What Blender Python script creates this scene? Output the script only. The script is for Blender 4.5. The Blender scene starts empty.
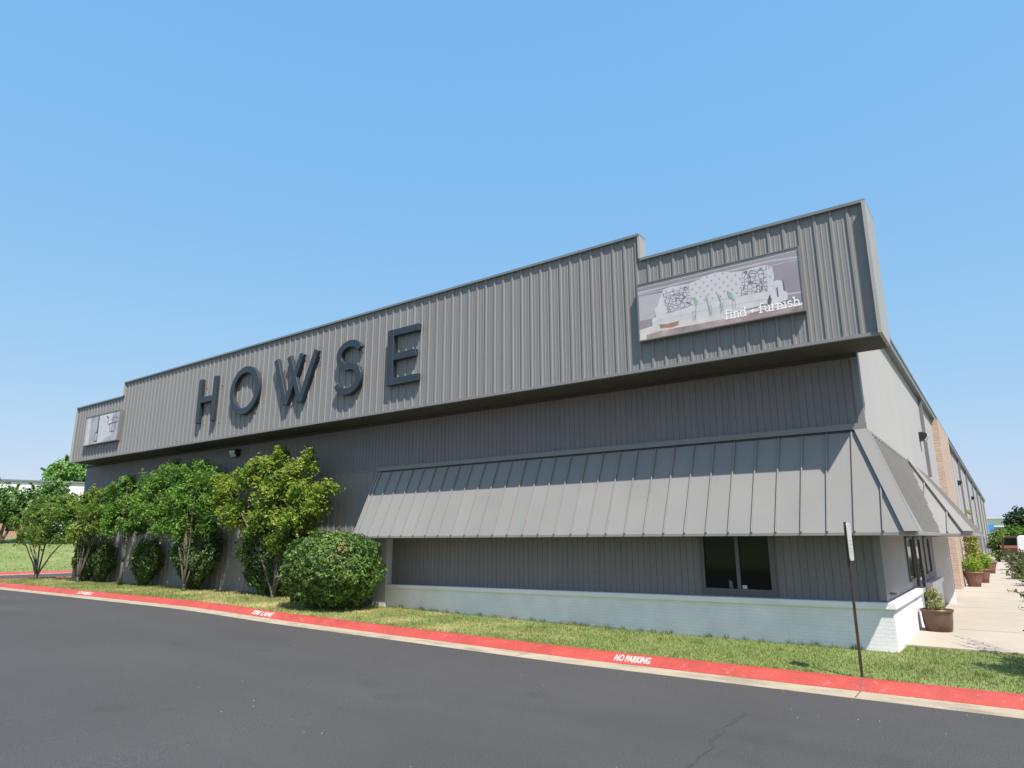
import bpy, math, random
import numpy as np
from mathutils import Vector, Matrix, noise
random.seed(7); RNG = np.random.default_rng(7)
S = bpy.context.scene
COL = S.collection
rad = math.radians
CL = {}
CL['maple']=[(-21.33, -0.85, 3.51, 0.33), (-20.97, -0.85, 4.1, 0.33), (-17.54, -0.85, 4.86, 0.27), (-15.98, -0.85, 4.71, 0.23), (-18.59, -0.85, 4.6, 0.31), (-18.49, -0.85, 2.3, 0.37), (-17.71, -0.85, 4.47, 0.44), (-16.15, -0.85, 4.36, 0.36), (-15.03, -0.85, 3.57, 0.31), (-19.24, -0.85, 4.22, 0.53), (-20.4, -0.85, 3.75, 0.47), (-17.73, -0.85, 3.73, 0.74), (-16.16, -0.85, 3.5, 0.58), (-19.77, -0.85, 2.93, 0.6), (-17.72, -0.85, 2.81, 0.73), (-16.09, -0.85, 2.83, 0.54), (-16.98, -0.85, 2.06, 0.49), (-15.52, -0.85, 3.09, 0.31), (-20.68, -0.85, 3.13, 0.32), (-16.87, -0.85, 4.21, 0.4)]
CL['lush']=[(-23.55, -0.8, 4.48, 0.62), (-21.76, -0.8, 4.3, 0.52), (-25.58, -0.8, 4.27, 0.65), (-26.57, -0.8, 3.63, 0.45), (-23.36, -0.8, 3.51, 0.77), (-21.44, -0.8, 3.3, 0.59), (-25.35, -0.8, 3.27, 0.68), (-23.24, -0.8, 2.61, 0.65), (-21.69, -0.8, 2.47, 0.4), (-24.93, -0.8, 2.48, 0.43), (-22.31, -0.8, 4.71, 0.34), (-24.51, -0.8, 4.77, 0.4)]
CL['slim']=[(-28.62, -0.75, 4.09, 0.52), (-28.8, -0.75, 3.42, 0.6), (-27.35, -0.75, 3.62, 0.5), (-28.98, -0.75, 2.74, 0.56), (-27.44, -0.75, 2.64, 0.5), (-28.37, -0.75, 4.51, 0.3), (-30.0, -0.75, 3.37, 0.4)]
CL['olive']=[(-31.74, -0.75, 3.91, 0.59), (-33.25, -0.75, 3.37, 0.66), (-30.78, -0.75, 3.39, 0.63), (-32.05, -0.75, 2.62, 0.64), (-34.09, -0.75, 3.91, 0.43), (-30.26, -0.75, 2.64, 0.44), (-30.2, -0.75, 4.07, 0.36)]
CL['spread']=[(-36.24, -0.9, 3.3, 0.74), (-38.62, -0.9, 2.96, 0.51), (-34.68, -0.9, 3.5, 0.62), (-35.42, -0.9, 2.38, 0.68), (-37.85, -0.9, 2.35, 0.55), (-33.54, -0.9, 2.18, 0.42), (-39.01, -0.9, 2.01, 0.26), (-36.99, -0.9, 3.96, 0.35)]
CL['bases']=[(-17.43, -0.7, 0.14, 0.03), (-22.93, -0.7, 0.18, 0.04), (-28.02, -0.7, 0.18, 0.04), (-31.92, -0.7, 0.25, 0.04), (-36.58, -0.7, 0.2, 0.05)]
CL['hedges']=[(-26.47, -0.75, 1.16, 0.69), (-31.47, -0.75, 1.13, 0.62), (-29.7, -0.75, 1.07, 0.47), (-22.9, -0.75, 1.18, 0.89), (-18.49, -0.75, 1.19, 1.07)]
CL['box']=[(-13.65, -1.6, 1.13, 1.47)]
CL['farleft']=[(-64.77, 6.54, 5.54, 1.25), (-64.37, 7.79, 4.92, 1.18), (-64.09, 8.59, 5.86, 1.28), (-63.78, 9.46, 6.41, 1.03), (-64.8, 6.45, 4.31, 0.83), (-64.23, 8.18, 4.35, 1.01), (-63.62, 9.9, 4.98, 1.03)]
CL['farleft2']=[(-103.33, 23.6, 10.85, 1.38), (-102.89, 24.82, 11.61, 1.53), (-102.36, 26.2, 11.13, 1.69), (-102.58, 25.63, 10.27, 1.26), (-101.98, 27.14, 10.62, 1.41)]
CL['flowers']=[(-78.19, 10.55, 3.04, 0.69), (-77.97, 11.24, 2.94, 0.6), (-78.43, 9.77, 3.22, 0.78)]
CL['fartreeR']=[(2.83, 103.56, 4.29, 1.39), (3.8, 103.55, 4.82, 1.25), (2.1, 103.56, 3.9, 0.84), (4.32, 103.54, 3.86, 1.38)]
CL['farbushR']=[(1.07, 57.55, 1.98, 0.69), (1.8, 57.56, 2.22, 0.68), (2.56, 57.56, 2.3, 0.68), (0.64, 57.55, 1.39, 0.43), (3.28, 57.55, 2.13, 0.75)]
SKY_AIR, SKY_DUST, SKY_OZONE, SKY_STR, SUN_STR, EXPO = 1.0, 1.0, 1.0, .12, 3.9, .86; SKY_GRADE = ((.652, .217), (.302, .425), (.05, .82))
# ------------------------------------------------------------------ helpers
def interp(x, pts):
    if x <= pts[0][0]: return pts[0][1]
    for (a, va), (b, vb) in zip(pts, pts[1:]):
        if x <= b: return va + (vb - va) * (x - a) / (b - a)
    return pts[-1][1]
GP = [(-150, 3.2), (-95, 2.7), (-70, 2.3), (-50, .3), (-46, .2), (-18, .2), (-16, .17), (-13, .10), (-10, .06), (-6.5, .02), (-4.5, 0.0)]
def g(x): return interp(x, GP)                     # the ground rises gently towards the left

class MB:
    def __init__(s, shear=False): s.v = []; s.f = []; s.shear = shear
    def vert(s, p):
        s.v.append((p[0] - .004 * p[1], p[1], p[2]) if s.shear else tuple(p)); return len(s.v) - 1
    def face(s, *ps): s.f.append([s.vert(p) for p in ps])
    def box(s, x0, x1, y0, y1, z0, z1):
        c = [s.vert((x, y, z)) for z in (z0, z1) for y in (y0, y1) for x in (x0, x1)]
        for q in ((0, 2, 3, 1), (4, 5, 7, 6), (0, 1, 5, 4), (2, 6, 7, 3), (0, 4, 6, 2), (1, 3, 7, 5)): s.f.append([c[i] for i in q])
        return s
    def prism(s, bottom, top):                     # two matching polygons
        n = len(bottom); a = [s.vert(p) for p in bottom]; b = [s.vert(p) for p in top]
        s.f.append(a[::-1]); s.f.append(b)
        for i in range(n): s.f.append([a[i], a[(i + 1) % n], b[(i + 1) % n], b[i]])
        return s
    def tube(s, path, radii, n=7):
        rings = []
        for i, p in enumerate(path):
            p = Vector(p); q0 = Vector(path[max(i - 1, 0)]); q1 = Vector(path[min(i + 1, len(path) - 1)])
            d = (q1 - q0).normalized(); u = d.cross(Vector((.3, .9, .2))).normalized(); w = d.cross(u)
            rings.append([s.vert(p + (u * math.cos(t) + w * math.sin(t)) * radii[i]) for t in (2 * math.pi * k / n for k in range(n))])
        for a, b in zip(rings, rings[1:]):
            for k in range(n): s.f.append([a[k], a[(k + 1) % n], b[(k + 1) % n], b[k]])
        s.f.append(rings[-1]); s.f.append(rings[0][::-1]); return s
    def lathe(s, c, prof, n=24, sq=0):
        rings = []
        for r, z in prof:
            ring = []
            for k in range(n):
                t = 2 * math.pi * (k + .5) / n; cx, sy = math.cos(t), math.sin(t)
                e = 1 if not sq else 1 / (abs(cx) ** sq + abs(sy) ** sq) ** (1 / sq)
                ring.append(s.vert((c[0] + r * cx * e, c[1] + r * sy * e, c[2] + z)))
            rings.append(ring)
        for a, b in zip(rings, rings[1:]):
            for k in range(n): s.f.append([a[k], a[(k + 1) % n], b[(k + 1) % n], b[k]])
        s.f.append(rings[0][::-1]); s.f.append(rings[-1]); return s
    def build(s, name, m, parent=None, label=None, smooth=False, bevel=0):
        me = bpy.data.meshes.new(name); me.from_pydata(s.v, [], s.f); me.update()
        me.materials.append(m)
        if smooth:
            for p in me.polygons: p.use_smooth = True
        o = bpy.data.objects.new(name, me); COL.objects.link(o)
        if parent: o.parent = parent
        if label: o['label'] = label
        if bevel:
            b = o.modifiers.new('bevel', 'BEVEL'); b.width = bevel; b.segments = 2; b.limit_method = 'ANGLE'
        return o

def build_each(b, name, m, parent=None, **k):
    """every separate piece of a mesh builder becomes an object of its own"""
    par = list(range(len(b.v)))
    def find(i):
        while par[i] != i: par[i] = par[par[i]]; i = par[i]
        return i
    for f in b.f:
        for j in f[1:]: par[find(j)] = find(f[0])
    comp = {}
    for f in b.f: comp.setdefault(find(f[0]), []).append(f)
    out = []
    for fs in comp.values():
        q = MB(); mp = {}
        for f in fs:
            for j in f:
                if j not in mp: mp[j] = len(q.v); q.v.append(b.v[j])
            q.f.append([mp[j] for j in f])
        out.append(q.build(name, m, parent, **k))
    return out
def tag(o, label, cat, group=None):
    o['label'] = label; o['category'] = cat
    if group: o['group'] = group
    return o
def struct(o): o['kind'] = 'structure'; return o
def thing(name, label, cat, group=None):
    o = bpy.data.objects.new(name, None); COL.objects.link(o); o.empty_display_size = .3
    return tag(o, label, cat, group)
def set_origin(root, p):                           # put the Empty at the base of its thing, keep the parts where they are
    root.location = p
    for c in root.children: c.matrix_parent_inverse = Matrix.Translation(-Vector(p))

# ------------------------------------------------------------------ materials
def nodes(m):
    m.use_nodes = True; nt = m.node_tree; return nt, nt.nodes, nt.links
def mat(name, col, rough=.6, var=.12, scale=3., bump=0, bscale=40., spec=.5, metal=0, fine=0, stretch=(1, 1, 1), island=0, trans=0, col2=None, mix_scale=None):
    m = bpy.data.materials.new(name); nt, N, L = nodes(m); b = N['Principled BSDF']
    b.inputs['Roughness'].default_value = rough; b.inputs['Metallic'].default_value = metal
    b.inputs['Specular IOR Level'].default_value = spec
    tc = N.new('ShaderNodeTexCoord'); mp = N.new('ShaderNodeMapping'); mp.inputs['Scale'].default_value = stretch
    L.new(tc.outputs['Object'], mp.inputs['Vector'])
    nz = N.new('ShaderNodeTexNoise'); nz.inputs['Scale'].default_value = scale; nz.inputs['Detail'].default_value = 6
    L.new(mp.outputs['Vector'], nz.inputs['Vector'])
    rp = N.new('ShaderNodeValToRGB'); rp.color_ramp.elements[0].position = .3; rp.color_ramp.elements[1].position = .7
    c = Vector(col); rp.color_ramp.elements[0].color = (*(c * (1 - var)), 1); rp.color_ramp.elements[1].color = (*((Vector(col2) if col2 else c * (1 + var))), 1)
    L.new(nz.outputs['Fac'], rp.inputs['Fac']); out = rp.outputs['Color']
    if fine:
        n2 = N.new('ShaderNodeTexNoise'); n2.inputs['Scale'].default_value = bscale; n2.inputs['Detail'].default_value = 3
        L.new(tc.outputs['Object'], n2.inputs['Vector'])
        mr = N.new('ShaderNodeMapRange'); mr.inputs['From Min'].default_value = .3; mr.inputs['From Max'].default_value = .7
        mr.inputs['To Min'].default_value = 1 - fine; mr.inputs['To Max'].default_value = 1 + fine; L.new(n2.outputs['Fac'], mr.inputs['Value'])
        mx = N.new('ShaderNodeVectorMath'); mx.operation = 'SCALE'; L.new(out, mx.inputs[0]); L.new(mr.outputs['Result'], mx.inputs['Scale']); out = mx.outputs['Vector']
    if island:
        ge = N.new('ShaderNodeNewGeometry'); mr = N.new('ShaderNodeMapRange'); mr.inputs['To Min'].default_value = 1 - island; mr.inputs['To Max'].default_value = 1 + island
        L.new(ge.outputs['Random Per Island'], mr.inputs['Value'])
        mx = N.new('ShaderNodeVectorMath'); mx.operation = 'SCALE'; L.new(out, mx.inputs[0]); L.new(mr.outputs['Result'], mx.inputs['Scale']); out = mx.outputs['Vector']
    L.new(out, b.inputs['Base Color'])
    if bump:
        n3 = N.new('ShaderNodeTexNoise'); n3.inputs['Scale'].default_value = bscale; n3.inputs['Detail'].default_value = 4; L.new(tc.outputs['Object'], n3.inputs['Vector'])
        bp = N.new('ShaderNodeBump'); bp.inputs['Strength'].default_value = bump; bp.inputs['Distance'].default_value = .02
        L.new(n3.outputs['Fac'], bp.inputs['Height']); L.new(bp.outputs['Normal'], b.inputs['Normal'])
    if trans:
        t = N.new('ShaderNodeBsdfTranslucent'); ms = N.new('ShaderNodeMixShader'); ms.inputs['Fac'].default_value = trans
        hs = N.new('ShaderNodeHueSaturation'); hs.inputs['Value'].default_value = 1.5; hs.inputs['Hue'].default_value = .485; L.new(out, hs.inputs['Color']); L.new(hs.outputs['Color'], t.inputs['Color'])
        L.new(b.outputs['BSDF'], ms.inputs[1]); L.new(t.outputs['BSDF'], ms.inputs[2]); L.new(ms.outputs['Shader'], N['Material Output'].inputs['Surface'])
    return m
def brick_mat(name, c1, c2, mortar, sx=.2, sz=.067, bump=.5, rough=.7, gap=.012):
    m = bpy.data.materials.new(name); nt, N, L = nodes(m); b = N['Principled BSDF']; b.inputs['Roughness'].default_value = rough
    tc = N.new('ShaderNodeTexCoord'); sp = N.new('ShaderNodeSeparateXYZ'); L.new(tc.outputs['Object'], sp.inputs['Vector'])
    ad = N.new('ShaderNodeMath'); ad.operation = 'ADD'; L.new(sp.outputs['X'], ad.inputs[0]); L.new(sp.outputs['Y'], ad.inputs[1])
    cb = N.new('ShaderNodeCombineXYZ'); L.new(ad.outputs[0], cb.inputs['X']); L.new(sp.outputs['Z'], cb.inputs['Y'])
    br = N.new('ShaderNodeTexBrick'); br.inputs['Scale'].default_value = 1; br.inputs['Brick Width'].default_value = sx; br.inputs['Row Height'].default_value = sz
    br.inputs['Mortar Size'].default_value = gap; br.inputs['Mortar Smooth'].default_value = .3
    br.inputs['Color1'].default_value = (*c1, 1); br.inputs['Color2'].default_value = (*c2, 1); br.inputs['Mortar'].default_value = (*mortar, 1)
    L.new(cb.outputs[0], br.inputs['Vector'])
    nz = N.new('ShaderNodeTexNoise'); nz.inputs['Scale'].default_value = 2.5; nz.inputs['Detail'].default_value = 6; L.new(tc.outputs['Object'], nz.inputs['Vector'])
    mr = N.new('ShaderNodeMapRange'); mr.inputs['To Min'].default_value = .82; mr.inputs['To Max'].default_value = 1.12; L.new(nz.outputs['Fac'], mr.inputs['Value'])
    mx = N.new('ShaderNodeVectorMath'); mx.operation = 'SCALE'; L.new(br.outputs['Color'], mx.inputs[0]); L.new(mr.outputs[0], mx.inputs['Scale']); L.new(mx.outputs['Vector'], b.inputs['Base Color'])
    bp = N.new('ShaderNodeBump'); bp.inputs['Strength'].default_value = bump; bp.inputs['Distance'].default_value = .012; bp.invert = True
    L.new(br.outputs['Fac'], bp.inputs['Height']); L.new(bp.outputs['Normal'], b.inputs['Normal'])
    return m

def worn(name, paint, under):
    """old paint with faded patches and small chips down to the concrete"""
    m = mat(name, paint, .65, .16, 2.2, bump=.3, bscale=55., fine=.12); nt, N, L = nodes(m); b = N['Principled BSDF']; src = b.inputs['Base Color'].links[0].from_socket
    tc = N.new('ShaderNodeTexCoord'); n1 = N.new('ShaderNodeTexNoise'); n1.inputs['Scale'].default_value = 9; n1.inputs['Detail'].default_value = 9; n1.inputs['Roughness'].default_value = .75; L.new(tc.outputs['Object'], n1.inputs['Vector'])
    mr = N.new('ShaderNodeMapRange'); mr.inputs['From Min'].default_value = .565; mr.inputs['From Max'].default_value = .69; mr.inputs['To Max'].default_value = .7; L.new(n1.outputs['Fac'], mr.inputs['Value'])
    mx = N.new('ShaderNodeMix'); mx.data_type = 'RGBA'; L.new(mr.outputs[0], mx.inputs['Factor']); L.new(src, mx.inputs[6]); mx.inputs[7].default_value = (*under, 1); L.new(mx.outputs[2], b.inputs['Base Color']); return m
M = {}
M['fascia'] = mat('fascia_paint', (.213, .209, .210), .5, .03, 1.1, stretch=(1.6, 1.6, .16), bump=.12, bscale=2.2)
M['awning'] = mat('awning_metal', (.25, .242, .234), .46, .05, .9, bump=.22, bscale=1.7)
def sheets(m, width, amt):
    """each sheet of metal a shade of its own, as rolled and weathered"""
    nt, N, L = nodes(m); b = N['Principled BSDF']; src = b.inputs['Base Color'].links[0].from_socket
    tc = N.new('ShaderNodeTexCoord'); sp = N.new('ShaderNodeSeparateXYZ'); L.new(tc.outputs['Object'], sp.inputs[0])
    a = N.new('ShaderNodeMath'); a.operation = 'MULTIPLY_ADD'; a.inputs[1].default_value = 1 / width; a.inputs[2].default_value = .5405; L.new(sp.outputs['X'], a.inputs[0])
    fl = N.new('ShaderNodeMath'); fl.operation = 'FLOOR'; L.new(a.outputs[0], fl.inputs[0]); wn = N.new('ShaderNodeTexWhiteNoise'); wn.noise_dimensions = '1D'; L.new(fl.outputs[0], wn.inputs['W'])
    mr = N.new('ShaderNodeMapRange'); mr.inputs['To Min'].default_value = 1 - amt; mr.inputs['To Max'].default_value = 1 + amt; L.new(wn.outputs['Value'], mr.inputs['Value'])
    v = N.new('ShaderNodeVectorMath'); v.operation = 'SCALE'; L.new(src, v.inputs[0]); L.new(mr.outputs[0], v.inputs['Scale']); L.new(v.outputs['Vector'], b.inputs['Base Color'])
sheets(M['fascia'], .885, .03); sheets(M['awning'], .457, .022)
M['siding'] = mat('dark_siding', (.18, .166, .176), .65, .06, 1.2, stretch=(3, 3, .4), fine=.05, bscale=12)
M['side_panel'] = mat('side_wall_panel', (.405, .388, .392), .7, .03, .4, fine=.015, bscale=8)
M['side_low'] = mat('side_lower_panel', (.285, .272, .285), .7, .06, 1.)
M['trim'] = mat('dark_trim', (.16, .165, .17), .45, .08, 2.)
M['cap'] = mat('cap_flashing', (.17, .20, .21), .35, .08, 2.)
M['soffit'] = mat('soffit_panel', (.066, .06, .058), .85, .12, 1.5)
M['whitebrick'] = brick_mat('painted_brick', (.80, .775, .81), (.785, .76, .795), (.74, .715, .745), bump=.25, gap=.008)
M['whitecap'] = mat('painted_cap', (.80, .78, .81), .6, .05, 2., bump=.1, bscale=20)
M['pillar'] = mat('pillar_paint', (.54, .52, .53), .7, .08, 1.5, bump=.1, bscale=25)
M['brick'] = brick_mat('tan_brick', (.43, .28, .20), (.55, .40, .30), (.52, .45, .39), bump=.8)
M['redbrick'] = brick_mat('red_brick', (.42, .15, .09), (.35, .13, .08), (.4, .35, .3), bump=.5)
M['frame'] = mat('window_frame', (.11, .112, .115), .45, .06, 3.)
M['roof'] = mat('roof_sheet', (.5, .5, .5), .6, .08, 1.)
M['letter'] = mat('letter_paint', (.026, .035, .048), .45, .08, 1.5, fine=.05, bscale=10)
M['steel'] = mat('galvanised_steel', (.35, .33, .31), .4, .12, 8., metal=.6)
M['post'] = mat('sign_post_paint', (.045, .03, .02), .5, .25, 9., bump=.2)
M['plate'] = mat('sign_plate', (.5, .5, .5), .4, .04, 5.)
M['platemark'] = mat('sign_print', (.38, .39, .44), .5, .2, 20.)
M['lamp_body'] = mat('lamp_housing', (.02, .02, .022), .4, .1, 5.)
M['lens'] = mat('lamp_lens', (.55, .57, .58), .2, .08, 9.)
M['asphalt'] = mat('asphalt', (.069, .068, .0705), .88, .08, .22, bump=.6, bscale=75., fine=.3, spec=.25)
def add_wear(m, scale, stretch, lo, hi, a, c):
    nt, N, L = nodes(m); b = N['Principled BSDF']; src = b.inputs['Base Color'].links[0].from_socket
    tc = N.new('ShaderNodeTexCoord'); mp = N.new('ShaderNodeMapping'); mp.inputs['Scale'].default_value = stretch; L.new(tc.outputs['Object'], mp.inputs['Vector'])
    n1 = N.new('ShaderNodeTexNoise'); n1.inputs['Scale'].default_value = scale; n1.inputs['Detail'].default_value = 8; L.new(mp.outputs['Vector'], n1.inputs['Vector'])
    mr = N.new('ShaderNodeMapRange'); mr.inputs['From Min'].default_value = lo; mr.inputs['From Max'].default_value = hi; mr.inputs['To Min'].default_value = a; mr.inputs['To Max'].default_value = c; L.new(n1.outputs['Fac'], mr.inputs['Value'])
    v = N.new('ShaderNodeVectorMath'); v.operation = 'SCALE'; L.new(src, v.inputs[0]); L.new(mr.outputs[0], v.inputs['Scale']); L.new(v.outputs['Vector'], b.inputs['Base Color'])
add_wear(M['asphalt'], 1.0, (.12, 1.1, 1), .35, .65, .965, 1.04)      # faint lengthwise wheel wear
add_wear(M['asphalt'], .9, (1, 1, 1), .60, .74, 1.0, .86)            # old oil stains
M['crack'] = mat('crack_sealant', (.05, .049, .05), .7, .2, 8.)
M['concrete'] = mat('concrete', (.40, .35, .295), .85, .07, .9, bump=.15, bscale=60., fine=.05)
M['gutter'] = mat('gutter_concrete', (.37, .315, .235), .85, .12, 2.5, bump=.25, bscale=70., fine=.08)
add_wear(M['gutter'], 3.0, (.5, 1.6, 1), .52, .68, 1.0, .72)
M['joint'] = mat('dark_joint', (.12, .1, .09), .9, .1, 3.)  # the kerb and gutter joints' own dark colour
M['walkjoint'] = mat('walk_joint', (.29, .25, .205), .9, .1, 3.)
M['grit'] = mat('grit_stone', (.3, .27, .23), .9, .4, 30.)
M['kerbred'] = worn('kerb_red_paint', (.41, .058, .046), (.36, .25, .2))
M['kerbwhite'] = mat('kerb_white_paint', (.68, .64, .62), .65, .08, 9., fine=.1, bscale=60)
M['bark'] = mat('bark', (.105, .088, .072), .85, .3, 7., bump=.5, bscale=30., stretch=(1, 1, .3))
M['darkbark'] = mat('dark_bark', (.09, .07, .055), .85, .3, 7., bump=.5, bscale=30.)
M['terracotta'] = mat('terracotta', (.20, .095, .075), .5, .15, 3., fine=.1, bscale=18)
M['glazed'] = mat('brown_glaze', (.10, .058, .040), .4, .4, 2.6, fine=.1, bscale=14)
M['ribwall'] = mat('ribbed_wall_paint', (.20, .193, .192), .55, .05, .6)
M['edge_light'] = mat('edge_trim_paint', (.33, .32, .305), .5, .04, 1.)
M['soil'] = mat('soil', (.06, .042, .03), .95, .2, 12., bump=.5)
M['white_wall'] = mat('white_metal_wall', (.78, .79, .8), .55, .03, .3, stretch=(1, 1, .1))
M['blue_sign'] = mat('blue_panel', (.06, .30, .72), .5, .05, .5)
M['darkband'] = mat('dark_band', (.10, .10, .10), .6, .1, .5)
M['greyroof'] = mat('grey_shingle', (.17, .16, .16), .85, .12, 2., bump=.2)
M['whitepaint'] = mat('van_white_paint', (.8, .8, .8), .25, .02, .5)
M['maroon'] = mat('maroon_paint', (.06, .035, .03), .3, .05, .5)
M['tyre'] = mat('tyre_rubber', (.015, .015, .015), .8, .1, 5.)
M['lightred'] = mat('tail_lamp', (.5, .03, .02), .2, .05, 5.)
M['orange'] = mat('orange_reflector', (.28, .13, .08), .3, .05, 5.)
def leafm(n, c, var=.25, isl=.35, tr=.28, col2=None, scale=1.1): return mat(n, c, .5, var, scale, island=isl, trans=tr, col2=col2, spec=.45)
M['l_maple'] = leafm('maple_leaf', (.11, .23, .03), col2=(.22, .33, .05), scale=.7, tr=.5)
M['l_maple_tip'] = leafm('maple_young_leaf', (.26, .38, .055), col2=(.42, .47, .08), scale=.8, tr=.55)
M['l_lush'] = leafm('lush_leaf', (.08, .21, .03), col2=(.15, .30, .05), tr=.5)
M['l_lush_tip'] = leafm('lush_young_leaf', (.18, .36, .06), col2=(.28, .44, .085), tr=.55)
M['l_slim'] = leafm('slim_leaf', (.08, .21, .03), col2=(.16, .31, .05), tr=.5)
M['l_olive'] = leafm('olive_leaf', (.09, .21, .03), col2=(.19, .29, .055), tr=.5)
M['l_olive_tip'] = leafm('olive_young_leaf', (.22, .34, .065), col2=(.34, .40, .09), tr=.5)
M['l_spread'] = leafm('spread_leaf', (.09, .20, .03), col2=(.19, .27, .055), tr=.5)
M['l_hedge'] = leafm('hedge_leaf', (0.042, 0.094, 0.017), col2=(0.083, 0.143, 0.026), tr=.2)
M['l_box'] = leafm('boxwood_leaf', (0.062, 0.144, 0.026), col2=(0.125, 0.219, 0.041), tr=.2)
M['l_rust'] = leafm('rusty_leaf', (.16, .16, .03), col2=(.23, .20, .05), tr=.2)
M['l_far'] = leafm('far_leaf', (.075, .18, .035), col2=(.14, .26, .05))
M['l_bright'] = leafm('bright_leaf', (0.135, 0.285, 0.058), col2=(0.195, 0.375, 0.088))
M['l_dark'] = leafm('dark_leaf', (.025, .06, .025), col2=(.04, .085, .03))
M['l_lime'] = leafm('lime_leaf', (.17, .30, .02), col2=(.26, .40, .03), tr=.35)
M['l_yellow'] = leafm('yellowish_leaf', (.26, .31, .045), col2=(.36, .38, .075), tr=.3)
M['l_dull'] = leafm('dull_leaf', (0.085, 0.105, 0.037), col2=(0.145, 0.17, 0.06))
M['flower'] = leafm('orange_flower', (.7, .3, .04))
def glass():
    m = bpy.data.materials.new('dark_glass'); nt, N, L = nodes(m); b = N['Principled BSDF']
    b.inputs['Base Color'].default_value = (.006, .0065, .006, 1); b.inputs['Roughness'].default_value = .06; b.inputs['Specular IOR Level'].default_value = .2
    nz = N.new('ShaderNodeTexNoise'); nz.inputs['Scale'].default_value = 1.2; bp = N.new('ShaderNodeBump'); bp.inputs['Strength'].default_value = .04; L.new(nz.outputs['Fac'], bp.inputs['Height']); L.new(bp.outputs['Normal'], b.inputs['Normal'])
    return m
M['glass'] = glass()
def grass_mat(name, blades):
    m = bpy.data.materials.new(name); nt, N, L = nodes(m); b = N['Principled BSDF']; b.inputs['Roughness'].default_value = .75; b.inputs['Specular IOR Level'].default_value = .2
    tc = N.new('ShaderNodeTexCoord')
    a = N.new('ShaderNodeTexNoise'); a.inputs['Scale'].default_value = .55; a.inputs['Detail'].default_value = 7; a.inputs['Roughness'].default_value = .65; L.new(tc.outputs['Object'], a.inputs['Vector'])
    sp = N.new('ShaderNodeSeparateXYZ'); L.new(tc.outputs['Object'], sp.inputs['Vector'])
    mr = N.new('ShaderNodeMapRange'); mr.inputs['From Min'].default_value = -12; mr.inputs['From Max'].default_value = 1.; mr.inputs['To Min'].default_value = -.02; mr.inputs['To Max'].default_value = -.20
    L.new(sp.outputs['X'], mr.inputs['Value'])            # the strip is drier towards the trees, fresher by the walk
    ad = N.new('ShaderNodeMath'); ad.operation = 'ADD'; L.new(a.outputs['Fac'], ad.inputs[0]); L.new(mr.outputs[0], ad.inputs[1])
    far = N.new('ShaderNodeMapRange'); far.inputs['From Min'].default_value = -44; far.inputs['From Max'].default_value = -38; far.inputs['To Min'].default_value = -.14; far.inputs['To Max'].default_value = 0; L.new(sp.outputs['X'], far.inputs['Value'])
    ad2 = N.new('ShaderNodeMath'); ad2.operation = 'ADD'; L.new(ad.outputs[0], ad2.inputs[0]); L.new(far.outputs[0], ad2.inputs[1])
    rp = N.new('ShaderNodeValToRGB'); e = rp.color_ramp.elements
    e[0].position = .38; e[0].color = (.185, .232, .075, 1); e[1].position = .72; e[1].color = (.56, .45, .23, 1)
    x = e.new(.5); x.color = (.285, .295, .115, 1); x = e.new(.6); x.color = (.41, .37, .17, 1)
    L.new(ad2.outputs[0], rp.inputs['Fac']); out = rp.outputs['Color']
    if blades:
        ge = N.new('ShaderNodeNewGeometry'); m2 = N.new('ShaderNodeMapRange'); m2.inputs['To Min'].default_value = .7; m2.inputs['To Max'].default_value = 1.35; L.new(ge.outputs['Random Per Island'], m2.inputs['Value'])
        mx = N.new('ShaderNodeVectorMath'); mx.operation = 'SCALE'; L.new(out, mx.inputs[0]); L.new(m2.outputs[0], mx.inputs['Scale']); out = mx.outputs['Vector']
        t = N.new('ShaderNodeBsdfTranslucent'); L.new(out, t.inputs['Color']); ms = N.new('ShaderNodeMixShader'); ms.inputs[0].default_value = .3
        L.new(b.outputs[0], ms.inputs[1]); L.new(t.outputs[0], ms.inputs[2]); L.new(ms.outputs[0], N['Material Output'].inputs['Surface'])
    else:
        n2 = N.new('ShaderNodeTexNoise'); n2.inputs['Scale'].default_value = 25; n2.inputs['Detail'].default_value = 6; L.new(tc.outputs['Object'], n2.inputs['Vector'])
        m2 = N.new('ShaderNodeMapRange'); m2.inputs['From Min'].default_value = .3; m2.inputs['From Max'].default_value = .7; m2.inputs['To Min'].default_value = .7; m2.inputs['To Max'].default_value = 1.2; L.new(n2.outputs['Fac'], m2.inputs['Value'])
        mx = N.new('ShaderNodeVectorMath'); mx.operation = 'SCALE'; L.new(out, mx.inputs[0]); L.new(m2.outputs[0], mx.inputs['Scale']); out = mx.outputs['Vector']
    L.new(out, b.inputs['Base Color']); return m
M['lawn'] = grass_mat('lawn', False); M['blades'] = grass_mat('grass_blades', True)

# ------------------------------------------------------------------ ground, road, kerb
YK = -3.1                                              # back of the kerb
xs = [-900, -400, -150, -130, -110, -95, -80, -70, -64, -57, -50.6, -50, -46, -45.4, -45.3, -37.2, -37.1, -34, -30, -26, -22, -18, -16, -13, -10, -6.5, -4.5, -1, 4, 60, 400, 900]
mb = MB(); ys = [-900, -300, -60, -30.5, -30.4, -10, YK - .32, YK - .06, -1.5, 0, 1, 30, 100, 300, 900]
def gz(x, y):
    z = g(x) - .03
    if -30.45 < y < YK - .1 or (-45.35 < x < -37.15 and y > YK - .4): z = g(x) - .34
    return z
grid = [[mb.vert((x, y, gz(x, y))) for x in xs] for y in ys]
for j in range(len(ys) - 1):
    for i in range(len(xs) - 1): mb.f.append([grid[j][i], grid[j][i + 1], grid[j + 1][i + 1], grid[j + 1][i]])
struct(mb.build('ground', M['lawn']))
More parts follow.
